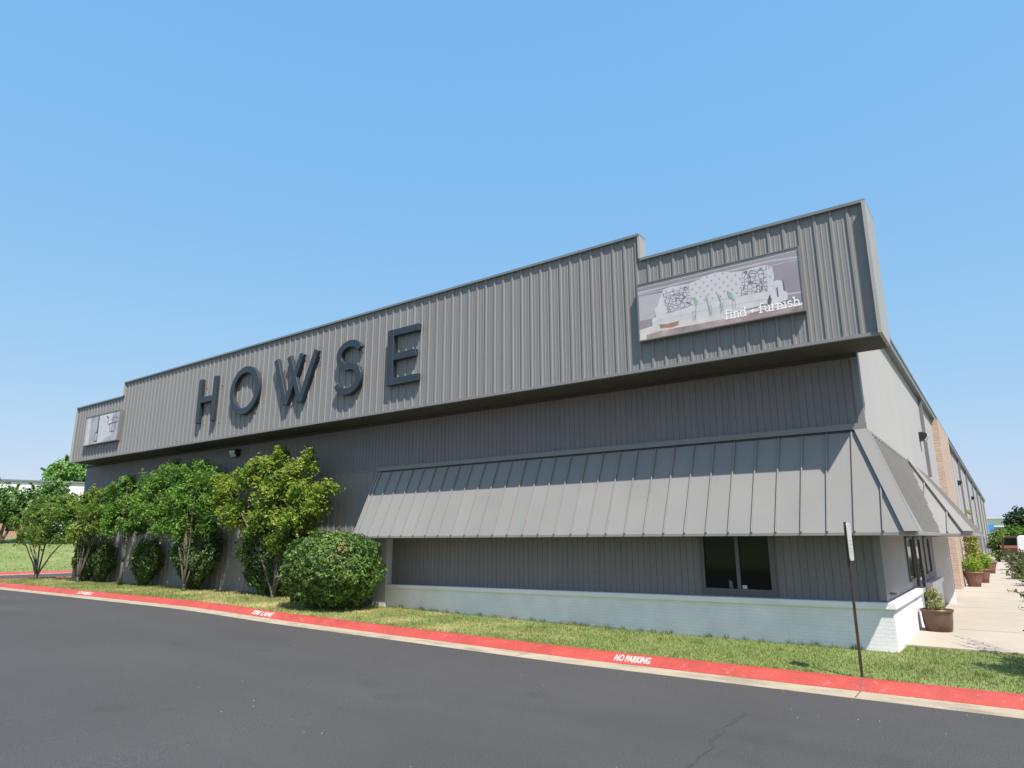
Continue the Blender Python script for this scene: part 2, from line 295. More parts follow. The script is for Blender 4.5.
def strip(name, m, x0, x1, y0, y1, dz, step=2.0):
    b = MB(); n = max(1, int((x1 - x0) / step)); cuts = sorted({x0, x1, *[p for p, _ in GP if x0 < p < x1]})
    for a, c in zip(cuts, cuts[1:]): b.face((a, y0, g(a) + dz), (c, y0, g(c) + dz), (c, y1, g(c) + dz), (a, y1, g(a) + dz))
    return struct(b.build(name, m))
strip('road', M['asphalt'], -300, 300, -30.4, YK - .80, -.135)
b = MB(); b.face((-45.0, YK - .8, .0655), (-37.5, YK - .8, .0655), (-37.5, 120, .0655), (-45.0, 120, .0655)); struct(b.build('driveway', M['asphalt']))

def kerb_run(path, side=1):
    """sweep: kerb (red, rolled top and face) and a concrete gutter along a plan path; side = +1 means the road lies to the right of travel"""
    kp = [(-.02, -.10), (0, .0), (.13, .004), (.175, -.004), (.21, -.024), (.345, -.112), (.365, -.118), (.365, -.3), (-.02, -.3)]
    gp = [(.3655, -.122), (.385, -.120), (.80, -.128), (.815, -.15), (.815, -.3), (.3655, -.3)]
    res = []
    for prof in (kp, gp):
        b = MB(); rings = []
        for i, (x, y) in enumerate(path):
            q0, q1 = path[max(i - 1, 0)], path[min(i + 1, len(path) - 1)]
            d = Vector((q1[0] - q0[0], q1[1] - q0[1])).normalized(); n = Vector((d.y, -d.x)) * side
            rings.append([b.vert((x + n.x * u, y + n.y * u, g(x) + w)) for u, w in prof])
        for a, c in zip(rings, rings[1:]):
            for k in range(len(prof)): b.f.append([a[k], c[k], c[(k + 1) % len(prof)], a[(k + 1) % len(prof)]])
        b.f.append(rings[0]); b.f.append(rings[-1][::-1]); res.append(b)
    return res
arc = [(-36.1 - 1.1 * math.sin(t), YK + 1.1 - 1.1 * math.cos(t)) for t in (rad(a) for a in range(0, 91, 10))]
path = [(-37.2, 110), (-37.2, 30), (-37.2, 8)] + arc[::-1] + [(x, YK) for x in (-34, -31, -28, -25, -22, -20, -18, -16, -14.5, -13, -11.5, -10, -8, -6.5, -4.5, -1, 3, 8, 20, 60, 250)]
kb, gb = kerb_run(path, 1); struct(kb.build('kerb', M['kerbred'])); struct(gb.build('gutter', M['gutter']))
kb, gb = kerb_run([(-45.4, YK - 1), (-45.4, 2), (-45.2, 12), (-45.2, 110)], 1); struct(kb.build('kerb', M['kerbred'])); struct(gb.build('gutter', M['gutter']))
# sawn joints across kerb and gutter, each a thin dark groove strip
b = MB()
for x in (3.1, 0.02, -5.6, -9.3, -12.4, -15.4, -18.6, -21.6, -24.8, -27.8):
    z = g(x); w = .007 if x == .02 else .005
    for (u0, z0), (u1, z1) in zip([(0, .004), (.13, .008), (.175, .0), (.21, -.02), (.345, -.108), (.37, -.114), (.79, -.123)], [(.13, .008), (.175, .0), (.21, -.02), (.345, -.108), (.37, -.114), (.79, -.123)]):
        b.face((x - w, YK - u0, z + z0), (x - w, YK - u1, z + z1), (x + w, YK - u1, z + z1), (x + w, YK - u0, z + z0))
struct(b.build('kerb_joints', M['joint']))
# sealed crack in the asphalt
pts = [(-.95, -5.5), (-.93, -5.63), (-.91, -6.0), (-.94, -6.25), (-.88, -6.5), (-.87, -6.87), (-.80, -7.1), (-.77, -7.27), (-.78, -7.5), (-.74, -7.8), (-.76, -8.1)]
b = MB(); fine = []
for (a, c), (d, e) in zip(pts, pts[1:]):
    for k in range(6): fine.append((a + (d - a) * k / 6, c + (e - c) * k / 6))
L_, R_ = [], []
for i, (x, y) in enumerate(fine):
    w = .022 + .02 * noise.noise(Vector((x * 3, y * 2.3, 1))) ; w *= min(1, i / 8 + .1); j = .03 * noise.noise(Vector((x, y * 3, 5)))
    L_.append((x - w + j, y, -.131)); R_.append((x + w + j, y, -.131))
for i in range(len(L_) - 1): b.face(L_[i], R_[i], R_[i + 1], L_[i + 1])
struct(b.build('road_crack', M['crack']))

b = MB(); rr = random.Random(21)
for _ in range(110):
    x = rr.uniform(-14, 3); y = rr.uniform(-9.5, -3.95); k = rr.uniform(.003, .0075); z = g(x) - .135
    if rr.random() < .5: y = rr.uniform(-4.3, -3.6); z = g(x) - .128
    b.prism([(x - k, y - k * .6, z), (x + k, y - k * .8, z), (x + k * .7, y + k, z), (x - k * .8, y + k * .7, z)], [(x - k * .4, y - k * .3, z + k), (x + k * .5, y - k * .3, z + k * .8), (x + k * .3, y + k * .5, z + k), (x - k * .4, y + k * .3, z + k * .7)])
o = b.build('grit', M['grit']); o['kind'] = 'stuff'
def text_mesh(body, size, thick=0.0, xs=1.0):
    cu = bpy.data.curves.new('t', 'FONT'); cu.body = body; cu.size = size; cu.offset = thick; cu.align_x = 'CENTER'; cu.align_y = 'CENTER'; cu.resolution_u = 4
    o = bpy.data.objects.new('t', cu); COL.objects.link(o); bpy.context.view_layer.update()
    me = o.evaluated_get(bpy.context.evaluated_depsgraph_get()).to_mesh()
    v = [(p.co.x * xs, p.co.y) for p in me.vertices]; f = [list(p.vertices) for p in me.polygons]
    bpy.data.objects.remove(o); bpy.data.curves.remove(cu); return v, f
def kerb_text(body, xc, length):
    v, f = text_mesh(body, .30, .004); w = max(p[0] for p in v) - min(p[0] for p in v); h = max(p[1] for p in v) - min(p[1] for p in v)
    b = MB(); dn = Vector((0, -.135, -.088)).normalized()
    for x, y in v:
        t = .085 - y / h * .15; X = xc + x * length / w
        y0 = YK - .19; z0 = g(X) - .0125; nn = Vector((0, -.546, .838))
        P = Vector((X, y0, z0)) + dn * t + nn * (.008 if t > .02 else .012); b.v.append(tuple(P))
    b.f = f; return struct(b.build('kerb_lettering', M['kerbwhite']))
kerb_text('NO PARKING', -3.52, .66); kerb_text('FIRE LANE', -14.2, .86); kerb_text('NO PARKING', -24.8, 1.1)

# concrete walk beside the building, cut in slabs by joints
b = MB(); b.box(-.6, 4.6, .82, 9.9, -.3, -.004); b.box(-.8, 2.3, 9.9, 105, -.3, -.004); struct(b.build('walkway', M['concrete']))
b = MB()
for y in (4.0, 9.9, 17, 26, 38): b.box(-.6, 2.3 if y > 9.8 else 4.6, y - .006, y + .006, -.01, .0)
b.box(2.29, 2.302, .83, 9.88, -.01, -.0005)
struct(b.build('walkway_joints', M['walkjoint']))
b = MB(); b.box(2.3, 40, 9.91, 80, -.3, -.02); struct(b.build('planting_bed', M['soil']))
b = MB(); b.box(5.2, 60, -2.5, 9.9, -.3, -.1); struct(b.build('side_parking_lot', M['asphalt']))

# ------------------------------------------------------------------ grass blades
def quick_mesh(name, v, f, m, k, parent=None):
    me = bpy.data.meshes.new(name); nv, nf = len(v), len(f)
    me.vertices.add(nv); me.vertices.foreach_set('co', np.ascontiguousarray(v, np.float32).ravel())
    me.loops.add(nf * k); me.loops.foreach_set('vertex_index', np.ascontiguousarray(f, np.int32).ravel())
    me.polygons.add(nf); me.polygons.foreach_set('loop_start', np.arange(0, nf * k, k, dtype=np.int32)); me.polygons.foreach_set('loop_total', np.full(nf, k, np.int32))
    me.update(calc_edges=True); me.materials.append(m); o = bpy.data.objects.new(name, me); COL.objects.link(o)
    if parent: o.parent = parent
    return o
def blades(x0, x1, y0, y1, n, h0, h1, w):
    x = RNG.uniform(x0, x1, n); y = RNG.uniform(y0, y1, n)
    dens = np.array([noise.noise(Vector((a * .8, c * .8, 3))) for a, c in zip(x, y)]); keep = RNG.uniform(-1, .75, n) < dens + .25
    x, y = x[keep], y[keep]; n = len(x); z = np.array([g(a) for a in x]) - .032
    h = RNG.uniform(h0, h1, n); t = RNG.uniform(0, 2 * math.pi, n); lean = RNG.uniform(0, .7, n) * h; u = RNG.uniform(0, 2 * math.pi, n); ww = w * RNG.uniform(.6, 1.3, n)
    v = np.empty((n, 3, 3)); v[:, 0] = np.c_[x - np.cos(t) * ww, y - np.sin(t) * ww, z]; v[:, 1] = np.c_[x + np.cos(t) * ww, y + np.sin(t) * ww, z]
    v[:, 2] = np.c_[x + np.cos(u) * lean, y + np.sin(u) * lean, z + h]; return v.reshape(-1, 3)
V = np.concatenate([blades(-4.5, 4.6, YK + .01, -.16, 34000, .022, .05, .006), blades(.15, 5, -.16, .8, 6500, .022, .05, .006), blades(-13, -4.5, YK + .01, -.16, 26000, .025, .055, .0075),
                    blades(-36.9, -13, YK + .01, -.05, 36000, .035, .075, .012), blades(-70, -45.9, -2, 30, 14000, .05, .1, .03)])
def tufts(x0, x1, ys, n, h0, h1):
    out = []
    for _ in range(n):
        x = RNG.uniform(x0, x1); y = RNG.choice(ys) + RNG.normal(0, .05); q = blades(x - .07, x + .07, y - .06, y + .06, 26, h0, h1, .008); out.append(q)
    return np.concatenate([q for q in out if len(q)])
V = np.concatenate([V, tufts(-12.5, -.2, [-.2, -.24], 50, .05, .12), tufts(-13, 2, [YK + .06, YK + .03], 50, .04, .08), tufts(-13, 2, [-1.1, -1.8, -2.4], 40, .05, .085)])
o = quick_mesh('grass', V, np.arange(len(V)).reshape(-1, 3), M['blades'], 3); o['kind'] = 'stuff'

# ------------------------------------------------------------------ the building
B = thing('commercial_building', 'long grey metal-clad commercial building with stepped parapet and sloped awnings', 'building')
XL, FX0, FX1 = -34.6, -33.68, .62
ZB, ZT, ZM = 5.573, 8.237, 8.855
S1, S2 = -29.0, -4.02
def grooved(b, x0, x1, z0, z1, y, sp=.1455, gw=.012, gd=.008, off=0.0):
    k = math.ceil((x0 - off) / sp); cuts = [x0]
    prof = [(x0, y)]
    while off + k * sp < x1 - gw:
        c = off + k * sp; k += 1
        if c - gw / 2 <= x0 + .002: continue
        prof += [(c - gw / 2, y), (c - gw / 4, y + gd), (c + gw / 4, y + gd), (c + gw / 2, y)]
    prof.append((x1, y))
    for (a, ya), (c, yc) in zip(prof, prof[1:]): b.face((a, ya, z0), (c, yc, z0), (c, yc, z1), (a, ya, z1))
def ribbed(b, x0, x1, z0, z1, y, sp=.295, h=.03, w0=.08, w1=.042, off=0.0, minor=True):
    k = math.ceil((x0 - off + w0 / 2) / sp); prof = [(x0, y)]
    while off + k * sp + w0 / 2 < x1:
        c = off + k * sp; k += 1
        prof += [(c - w0 / 2, y), (c - w1 / 2, y - h), (c + w1 / 2, y - h), (c + w0 / 2, y)]
        if minor:
            for q in (1 / 3, 2 / 3):
                d = c + sp * q
                if d + .02 < x1: prof += [(d - .018, y), (d - .008, y - .006), (d + .008, y - .006), (d + .018, y)]
    prof.append((x1, y))
    for (a, ya), (c, yc) in zip(prof, prof[1:]): b.face((a, ya, z0), (c, yc, z0), (c, yc, z1), (a, ya, z1))

# --- front wall: smooth grooved siding above, ribbed sheet below on the left, siding with a window on the right
b = MB(); grooved(b, XL, 0, 4.085, ZB + .1, 0.0); grooved(b, -13.4, -3.45, .5, 4.085, 0); grooved(b, -3.45, -1.975, .5, .895, 0); grooved(b, -3.45, -1.975, 2.36, 4.085, 0); grooved(b, -1.975, 0, .5, 4.085, 0)
b.build('front_wall', M['siding'], B)
b = MB(); ribbed(b, XL, -13.41, .0, 4.06, -.004, sp=.295, h=.02, w0=.07, w1=.04, minor=False); b.box(XL, -13.42, -.028, -.0045, 4.055, 4.085); b.build('ribbed_wall', M['ribwall'], B)
b = MB(shear=True); b.box(XL, -.02, .05, 100, -.3, 7.0); b.build('inner_shell', M['side_low'], B)
b = MB(shear=True); b.box(XL - .1, .02, -.0, 100.2, 7.0, 7.09); b.build('roof', M['roof'], B)
# corner trim of the front wall
b = MB(); b.box(-.11, .012, -.014, -.002, .84, ZB - .002); b.box(.0005, .012, -.002, .10, 4.0, ZB - .002); b.build('corner_trim', M['fascia'], B)

# --- fascia with stepped parapet
F = MB()
ribbed(F, FX0 + .02, S1 + .03, ZB + .05, ZT - .05, -1.10); ribbed(F, S1 + .03, S2 - .03, ZB + .05, ZM - .05, -1.10); ribbed(F, S2 - .03, FX1 - .20, ZB + .05, ZT - .05, -1.10)
F.box(FX0 + .01, FX1 - .012, -1.09, -.12, ZB + .02, ZT - .04); F.box(S1 + .01, S2 - .012, -1.088, -.84, ZT - .02, ZM - .04)
F.face((FX1 - .20, -1.10, ZB + .05), (FX1 - .01, -1.10, ZB + .05), (FX1 - .01, -1.10, ZT - .05), (FX1 - .20, -1.10, ZT - .05))
fas = F.build('fascia', M['fascia'], B)
b = MB()
b.box(FX0 - .01, S1, -1.175, -1.0, ZT - .06, ZT); b.box(S2, FX1 + .008, -1.175, -1.0, ZT - .06, ZT); b.box(S1 - .01, S2 + .01, -1.178, -.82, ZM - .06, ZM)
b.box(FX1 - .03, FX1 + .009, -.999, -.10, ZT - .06, ZT - .001)
b.build('cap_flashing', M['cap'], fas)
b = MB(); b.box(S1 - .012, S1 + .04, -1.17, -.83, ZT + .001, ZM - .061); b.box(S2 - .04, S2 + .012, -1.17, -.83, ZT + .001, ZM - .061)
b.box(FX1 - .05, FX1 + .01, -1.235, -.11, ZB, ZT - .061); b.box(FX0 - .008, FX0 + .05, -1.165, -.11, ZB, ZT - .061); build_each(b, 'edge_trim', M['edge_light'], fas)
b = MB(); b.box(FX0 + .051, FX1 - .051, -1.15, -1.08, ZB - .012, ZB + .05); b.build('drip_edge', M['fascia'], fas)
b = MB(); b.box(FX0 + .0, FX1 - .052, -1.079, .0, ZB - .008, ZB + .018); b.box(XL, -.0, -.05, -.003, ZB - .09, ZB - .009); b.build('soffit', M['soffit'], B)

# --- sloped awning on the front
PF, PS, AZ, EZ, AL = .88, .71, 4.0, 2.06, -13.68
nl = math.hypot(AZ - EZ, PF); AN = Vector((0, -(AZ - EZ) / nl, PF / nl))
def ap(x, t, h=0.0): return Vector((x, -PF * t, AZ + (EZ - AZ) * t)) + AN * h
ml = math.hypot(AZ - EZ, PS); SN = Vector(((AZ - EZ) / ml, 0, PS / ml))
def sp_(y, t, h=0.0): return Vector((PS * t, y, AZ + (EZ - AZ) * t)) + SN * h
b = MB()
v = [ap(AL, 0), ap(0, 0), ap(PS, 1), ap(AL, 1)]
b.face(*v[::-1]); lo = [Vector((p.x, p.y, EZ - .05)) for p in (v[2], v[3])]
b.face(v[2], v[3], lo[1], lo[0])
b.face(v[0], v[3], (AL, -PF, EZ - .05), (AL, -.02, EZ - .05), (AL, -.02, AZ))
b.face((AL, -.02, EZ - .05), (AL, -PF, EZ - .05), (PS, -PF, EZ - .05), (PS, -.02, EZ - .05))
aw = b.build('awning', M['awning'], B)
def seam(b, f, a0, t0, t1, side, w=.011, h=.045):
    p = []
    for t in (t0, t1):
        for s in (-w, w):
            for hh in (0, h): p.append(f(a0 + s, t, hh))
    b.prism([p[0], p[2], p[6], p[4]], [p[1], p[3], p[7], p[5]])
b = MB(); k = 0
while .21 - .457 * k > AL + .1:
    x = .21 - .457 * k; seam(b, ap, x, max(.012, (x + .03) / PS), .995, 1); k += 1
seam(b, ap, AL + .02, .0, .998, 1, w=.02, h=.03)
b.build('standing_seam', M['awning'], aw)
b = MB(); b.box(AL - .01, .03, -.05, -.0025, AZ + .035, AZ + .15); b.build('top_flashing', M['fascia'], aw)
b = MB(); b.box(AL, .0, -.012, -.0024, AZ - .01, AZ + .034); b.build('gap_shade_strip', M['lamp_body'], aw)  # near-black strip paints the shade line below the flashing
b = MB()                                                  # hip flashing on the corner
w = .19
b.prism([ap(-w, .0), ap(0, 0), ap(PS, 1.0), ap(PS - w * .95, 1.0)], [ap(-w, .0, .075), ap(.02, 0, .075), ap(PS + .03, 1.006, .075), ap(PS - w * .95, 1.006, .075)])
b.prism([sp_(-.0, 0), sp_(.16, 0), sp_(.16 - PF, 1.0), sp_(-PF, 1.0)], [sp_(.0, 0, .05), sp_(.16, 0, .05), sp_(.16 - PF, 1.0, .05), sp_(-PF, 1.0, .05)])
b.build('hip_flashing', M['awning'], aw)
# --- awning round the corner on the side
YE = 7.0
b = MB(shear=True)
v = [sp_(0, 0), sp_(YE, 0), sp_(YE, 1), sp_(-PF, 1)]; b.face(v[0], v[3], v[2], v[1])
b.face(v[3], (PS, -PF, EZ - .05), (PS, YE, EZ - .05), v[2]); b.face((0, YE, AZ), (PS, YE, EZ), (PS, YE, EZ - .05), (.02, YE, EZ - .05))
b.face((0.0, -PF + .02, EZ - .048), (0.0, YE, EZ - .048), (PS, YE, EZ - .048), (PS, -PF + .02, EZ - .048))
saw = b.build('side_awning', M['awning'], B)
b = MB(shear=True); y = .25
while y < YE: seam(b, sp_, y, .005, .995, 1, h=.036); y += .44
y = -.2
b.build('standing_seam', M['awning'], saw)
b = MB(shear=True); b.box(.002, .03, .16, YE, AZ - .01, AZ + .04); b.build('top_flashing', M['fascia'], saw)
# --- deeper hipped canopy over the side entrance
CX, CT, CYT, CYE, CYB = 1.33, 4.06, 7.0, 4.0, 13.1
def cs(y, t, h=0.0):                                     # its slope facing +x
    l = math.hypot(CT - EZ, CX); return Vector((CX * t + (CT - EZ) / l * h, y, CT + (EZ - CT) * t + CX / l * h))
def cf(x, t, h=0.0):                                     # its slope facing the road
    p = CYT - CYE; l = math.hypot(CT - EZ, p); return Vector((x, CYT - p * t - (CT - EZ) / l * h, CT + (EZ - CT) * t + p / l * h))
b = MB(shear=True)
b.face((0, CYT, CT), (CX, CYE, EZ), (CX, CYB, EZ), (0, CYB, CT)); b.face((0, CYT, CT), (.02, CYE, EZ), (CX, CYE, EZ))
b.face((.02, CYE, EZ), (.02, CYE, EZ - .05), (CX, CYE, EZ - .05), (CX, CYE, EZ)); b.face((CX, CYE, EZ), (CX, CYE, EZ - .05), (CX, CYB, EZ - .05), (CX, CYB, EZ))
b.face((.02, CYE, EZ - .048), (.02, CYB, EZ - .048), (CX, CYB, EZ - .048), (CX, CYE, EZ - .048)); b.face((0, CYB, CT), (CX, CYB, EZ), (CX, CYB, EZ - .05), (0, CYB, EZ - .05))
can = b.build('entrance_canopy', M['awning'], B)
b = MB(shear=True)
b.prism([cf(-.0, 0), cf(0, 0) + Vector((.001, 0, 0)), cf(CX, 1), cf(CX - .17, 1)], [cf(-.0, 0, .07), cf(.02, 0, .07), cf(CX + .02, 1, .07), cf(CX - .17, 1, .07)])
w0 = .3; b.prism([cs(CYT, 0), cs(CYT + w0, 0), cs(CYE + w0, 1), cs(CYE, 1)], [cs(CYT, 0, .05), cs(CYT + w0, 0, .05), cs(CYE + w0, 1, .05), cs(CYE, 1, .05)])
b.build('hip_flashing', M['awning'], can)
b = MB(shear=True)
for x in (.41, .87): seam(b, cf, x, x / CX + .03, .995, 1)
y = CYE + .5
while y < CYB: seam(b, cs, y, max(.01, (CYT - y) / (CYT - CYE) + .06), .995, 1, h=.02); y += .46
b.build('standing_seam', M['awning'], can)

# --- painted brick base, cap and end pillar
def sl(b, x0, x1, y0, y1, za, zb_, zc, zd):             # a box whose bottom and top run from (za, zc) at x0 to (zb_, zd) at x1
    b.prism([(x0, y0, za), (x1, y0, zb_), (x1, y1, zb_), (x0, y1, za)], [(x0, y0, zc), (x1, y0, zd), (x1, y1, zd), (x0, y1, zc)])
bb = None
q = MB(); sl(q, -12.9, .11, -.14, -.004, -.3, -.3, .605, .70); bb = q.build('brick_base', M['whitebrick'], B)
q = MB(); sl(q, -12.9, .165, -.195, -.0035, .6055, .7005, .695, .815); q.build('brick_cap', M['whitecap'], bb, bevel=.008)
for y0, y1 in ((-.0035, 5.0), (7.0, 10.4)):
    q = MB(); q.box(.0, .11, y0, y1, -.3, .70); o = q.build('brick_base', M['whitebrick'], B); q = MB(); q.box(.0005, .165, y0 + (.0002 if y0 < 0 else -.03), y1 + .03, .7005, .8135); q.build('brick_cap', M['whitecap'], o, bevel=.008)
b = MB(); b.box(-13.45, -12.902, -.23, -.002, -.3, 2.0); b.build('end_pillar', M['pillar'], B, bevel=.01)

# --- front window
W = MB(); x0, x1, z0, z1 = -3.45, -1.975, .895, 2.36
W.box(x0 + .001, x0 + .055, -.02, .07, z0 + .001, z1); W.box(x1 - .055, x1 - .001, -.02, .07, z0 + .001, z1); W.box(x0 + .056, x1 - .056, -.026, .07, z0 + .001, z0 + .05)
W.box(-2.72, -2.645, -.012, .07, z0 + .051, z1); W.box(x0 - .05, x0 - .001, -.03, -.001, z0 - .06, z1); W.box(x1 + .001, x1 + .05, -.03, -.001, z0 - .06, z1); W.box(x0 + .0, x1 - .0, -.032, -.001, z0 - .06, z0 - .001)
win = W.build('window', M['frame'], B)
b = MB(); b.box(x0 + .05, -2.70, .028, .04, z0 + .04, z1); b.box(-2.66, x1 - .05, .020, .032, z0 + .04, z1); b.build('pane', M['glass'], win)
b = MB(); b.box(-2.625, -2.53, .012, .019, z0 + .055, z0 + .125); b.build('sticker', M['plate'], win)
b = MB(); b.prism([(-2.90, .021, z0 + .055), (-2.82, .021, z0 + .055), (-2.84, .021, z0 + .2), (-2.90, .021, z0 + .22)], [(-2.90, .026, z0 + .055), (-2.82, .026, z0 + .055), (-2.84, .026, z0 + .2), (-2.90, .026, z0 + .22)]); b.build('leaflet', M['frame'], win)

# --- side wall
b = MB(shear=True); b.box(-.02, 0.0, .1005, 100, 2.0, 6.84); b.build('side_wall', M['side_panel'], B)
b = MB(shear=True); b.box(-.015, -.001, .0, 5.0, .5, 2.0); b.box(-.015, -.001, 7.0, 16.5, .0, 2.0); b.build('side_lower_wall', M['side_low'], B)
b = MB(shear=True); b.box(.0005, .15, -.115, 100.1, 6.83, 7.085); b.box(.151, .17, -.115, 100.1, 7.02, 7.10); b.build('eave_trim', M['trim'], B)
b = MB(shear=True)
for y in (13.3, 36.7, 46.5, 57.5, 68, 79, 90): b.box(.0005, .10, y - .13, y + .13, .0 if y > 14 else CT, 6.829)
build_each(b, 'pilaster', M['trim'], B)
for y in np.arange(3.2, 70, 3.05):
    if not (12.9 < y < 25.2): pass
b = MB(shear=True)
for y in np.arange(27.5, 99, 3.05):
    b.box(.0005, .012, y - .012, y + .012, .0, 6.828)
build_each(b, 'panel_joint', M['trim'], B)
b = MB(shear=True); b.box(.0, .24, 18.2, 24.6, -.2, 6.828); b.build('brick_pier', M['brick'], B)
b = MB(shear=True); b.box(-.0, .40, 11.0, 11.35, -.2, EZ - .06); b.build('wing_wall', M['whitecap'], B)
def side_window(y0, y1, z0, z1, name='window'):
    w = MB(shear=True); w.box(-.0005, .04, y0, y0 + .06, z0, z1); w.box(-.0005, .04, y1 - .06, y1, z0, z1); w.box(-.0005, .045, y0 + .061, y1 - .061, z0, z0 + .06); w.box(-.0005, .045, y0 + .061, y1 - .061, z1 - .06, z1)
    o = w.build(name, M['frame'], B); p = MB(shear=True); p.box(-.0004, .012, y0 + .05, y1 - .05, z0 + .05, z1 - .05); p.build('pane', M['glass'], o)
side_window(3.8, 5.0, .98, 2.0); side_window(7.9, 9.4, .98, 2.0)
d = MB(shear=True); d.box(-.0005, .05, 5.45, 5.53, .0, 2.0); d.box(-.0005, .05, 6.62, 6.70, .0, 2.0); d.box(-.0004, .05, 5.531, 6.619, 1.92, 2.0)
dr = d.build('door', M['frame'], B); p = MB(shear=True); p.box(-.0003, .02, 5.53, 6.62, .02, 1.92); p.build('pane', M['glass'], dr)
p = MB(shear=True); p.tube([(.02, 6.45, .85), (.08, 6.45, .87), (.08, 6.45, 1.15), (.02, 6.45, 1.17)], [.012] * 4); p.build('handle', M['steel'], dr)
side_window(28.5, 31.5, .3, 2.1); side_window(38.5, 41.5, .3, 2.1)
b = MB(shear=True); b.tube([(.10, 13.62, .1), (.10, 13.62, 2.0)], [.05, .05]); b.tube([(.09, 26.0, .05), (.09, 26.0, 6.83)], [.055, .055]); build_each(b, 'downspout', M['trim'], B)
b = MB(); b.tube([(.14, .55, .92), (.005, .55, .93)], [.02, .03]); b.build('hose_tap', M['trim'], B)
set_origin(B, (-17, 0, 0))

# ------------------------------------------------------------------ raised letters
def ring_sector(b, cx, cz, rx, rz, w, a0, a1, y0, y1, n=40):
    prev = None
    full = abs(a1 - a0) >= 359.9
    pts = []
    for i in range(n + 1):
        t = rad(a0 + (a1 - a0) * i / n); c, s = math.cos(t), math.sin(t)
        nn = Vector((c / rx, s / rz)).normalized() * w / 2
        pts.append(((cx + rx * c + nn.x, cz + rz * s + nn.y), (cx + rx * c - nn.x, cz + rz * s - nn.y)))
    return pts
def band(b, pts, y0, y1, closed=False):
    idx = [[b.vert((p[0], y, p[1])) for y in (y0, y1) for p in pr] for pr in pts]     # of, if, ob, ib
    n = len(idx)
    for i in range(n if closed else n - 1):
        a, c = idx[i], idx[(i + 1) % n]
        b.f += [[a[0], a[1], c[1], c[0]], [a[2], c[2], c[3], a[3]], [a[0], c[0], c[2], a[2]], [a[1], a[3], c[3], c[1]]]
    if not closed: a, c = idx[0], idx[-1]; b.f += [[a[0], a[2], a[3], a[1]], [c[0], c[1], c[3], c[2]]]
def bar(b, p, q, w, y0, y1):
    d = Vector((q[0] - p[0], q[1] - p[1])).normalized(); n = Vector((-d.y, d.x)) * w / 2
    c = [(p[0] + n.x, p[1] + n.y), (p[0] - n.x, p[1] - n.y), (q[0] - n.x, q[1] - n.y), (q[0] + n.x, q[1] + n.y)]
    b.prism([(x, y1, z) for x, z in c], [(x, y0, z) for x, z in c])
LY0, LY1 = -1.28, -1.158
KL = (14.441 - 1.28) / (14.441 - 1.42)
def recalc(o):
    import bmesh
    bm = bmesh.new(); bm.from_mesh(o.data); bmesh.ops.recalc_face_normals(bm, faces=bm.faces); bm.to_mesh(o.data); bm.free()
def letter(ch):
    b = MB(); st = []
    if ch == 'H':
        b.box(-22.22, -21.99, LY0, LY1, 6.235, 7.93); b.box(-21.22, -20.99, LY0, LY1, 6.235, 7.93); b.box(-21.989, -21.221, LY0 + .002, LY1, 6.99, 7.22); st = [(-22.1, 6.3), (-21.1, 6.3), (-22.1, 7.7), (-21.1, 7.7)]
    elif ch == 'O':
        band(b, ring_sector(b, -19.15, 7.115, .775, .755, .235, 0, 360 - 360 / 48, LY0, LY1, 47), LY0, LY1, True); st = [(-19.5, 6.43), (-18.8, 6.43), (-19.5, 7.8), (-18.8, 7.8)]
    elif ch == 'W':
        bar(b, (-17.40, 7.93), (-16.72, 6.33), .22, LY0, LY1); bar(b, (-16.735, 6.30), (-15.985, 7.93), .22, LY0 - .002, LY1); bar(b, (-16.68, 7.93), (-15.95, 6.33), .22, LY0 - .004, LY1); bar(b, (-15.965, 6.30), (-15.25, 7.93), .22, LY0 - .006, LY1)
        st = [(-17.3, 7.7), (-16.75, 6.4), (-15.95, 6.4), (-15.35, 7.7)]
    elif ch == 'S':
        up = ring_sector(b, -13.64, 7.485, .49, .37, .225, 22, 270, LY0, LY1, 26); dn = ring_sector(b, -13.69, 6.745, .52, .40, .225, 90, -160, LY0, LY1, 26)
        dn = [(q, p) for p, q in dn]; dn[0] = None
        band(b, up + dn[1:], LY0, LY1); st = [(-13.6, 6.36), (-13.6, 7.1), (-13.6, 7.84)]
    else:
        b.box(-11.97, -11.72, LY0, LY1, 6.265, 7.94); b.box(-11.719, -10.715, LY0 + .002, LY1, 7.73, 7.94); b.box(-11.719, -10.83, LY0 + .002, LY1, 6.995, 7.21); b.box(-11.719, -10.70, LY0 + .002, LY1, 6.265, 6.475); st = [(-11.6, 6.33), (-11.2, 6.33), (-11.5, 7.05), (-11.2, 7.8)]
    return b, st
LBL = {'H': 'raised dark blue-grey metal letter H, first of the sign word on the parapet', 'O': 'raised dark blue-grey round metal letter O on the ribbed parapet',
       'W': 'raised dark blue-grey metal letter W with crossed middle strokes on the parapet', 'S': 'raised dark blue-grey curved metal letter S on the ribbed parapet', 'E': 'raised dark blue-grey metal letter E, last of the sign word, nearest the camera'}
for ch in 'HOWSE':
    b, st = letter(ch); b.v = [(2.009 + (x - 2.009) * KL, y, 1.95 + (z - 1.95) * KL) for x, y, z in b.v]; o = b.build('sign_letter', M['letter']); recalc(o); tag(o, LBL[ch], 'sign letter', 'raised letters on the parapet')
    md = o.modifiers.new('bevel', 'BEVEL'); md.width = .012; md.segments = 1; md.limit_method = 'ANGLE'; md.angle_limit = rad(50)
    p = MB()
    for x, z in st: p.tube([(x, LY1 + .0, z - .07), (x, -1.10, z - .07)], [.02, .02], 6)
    build_each(p, 'bracket', M['steel'], o)

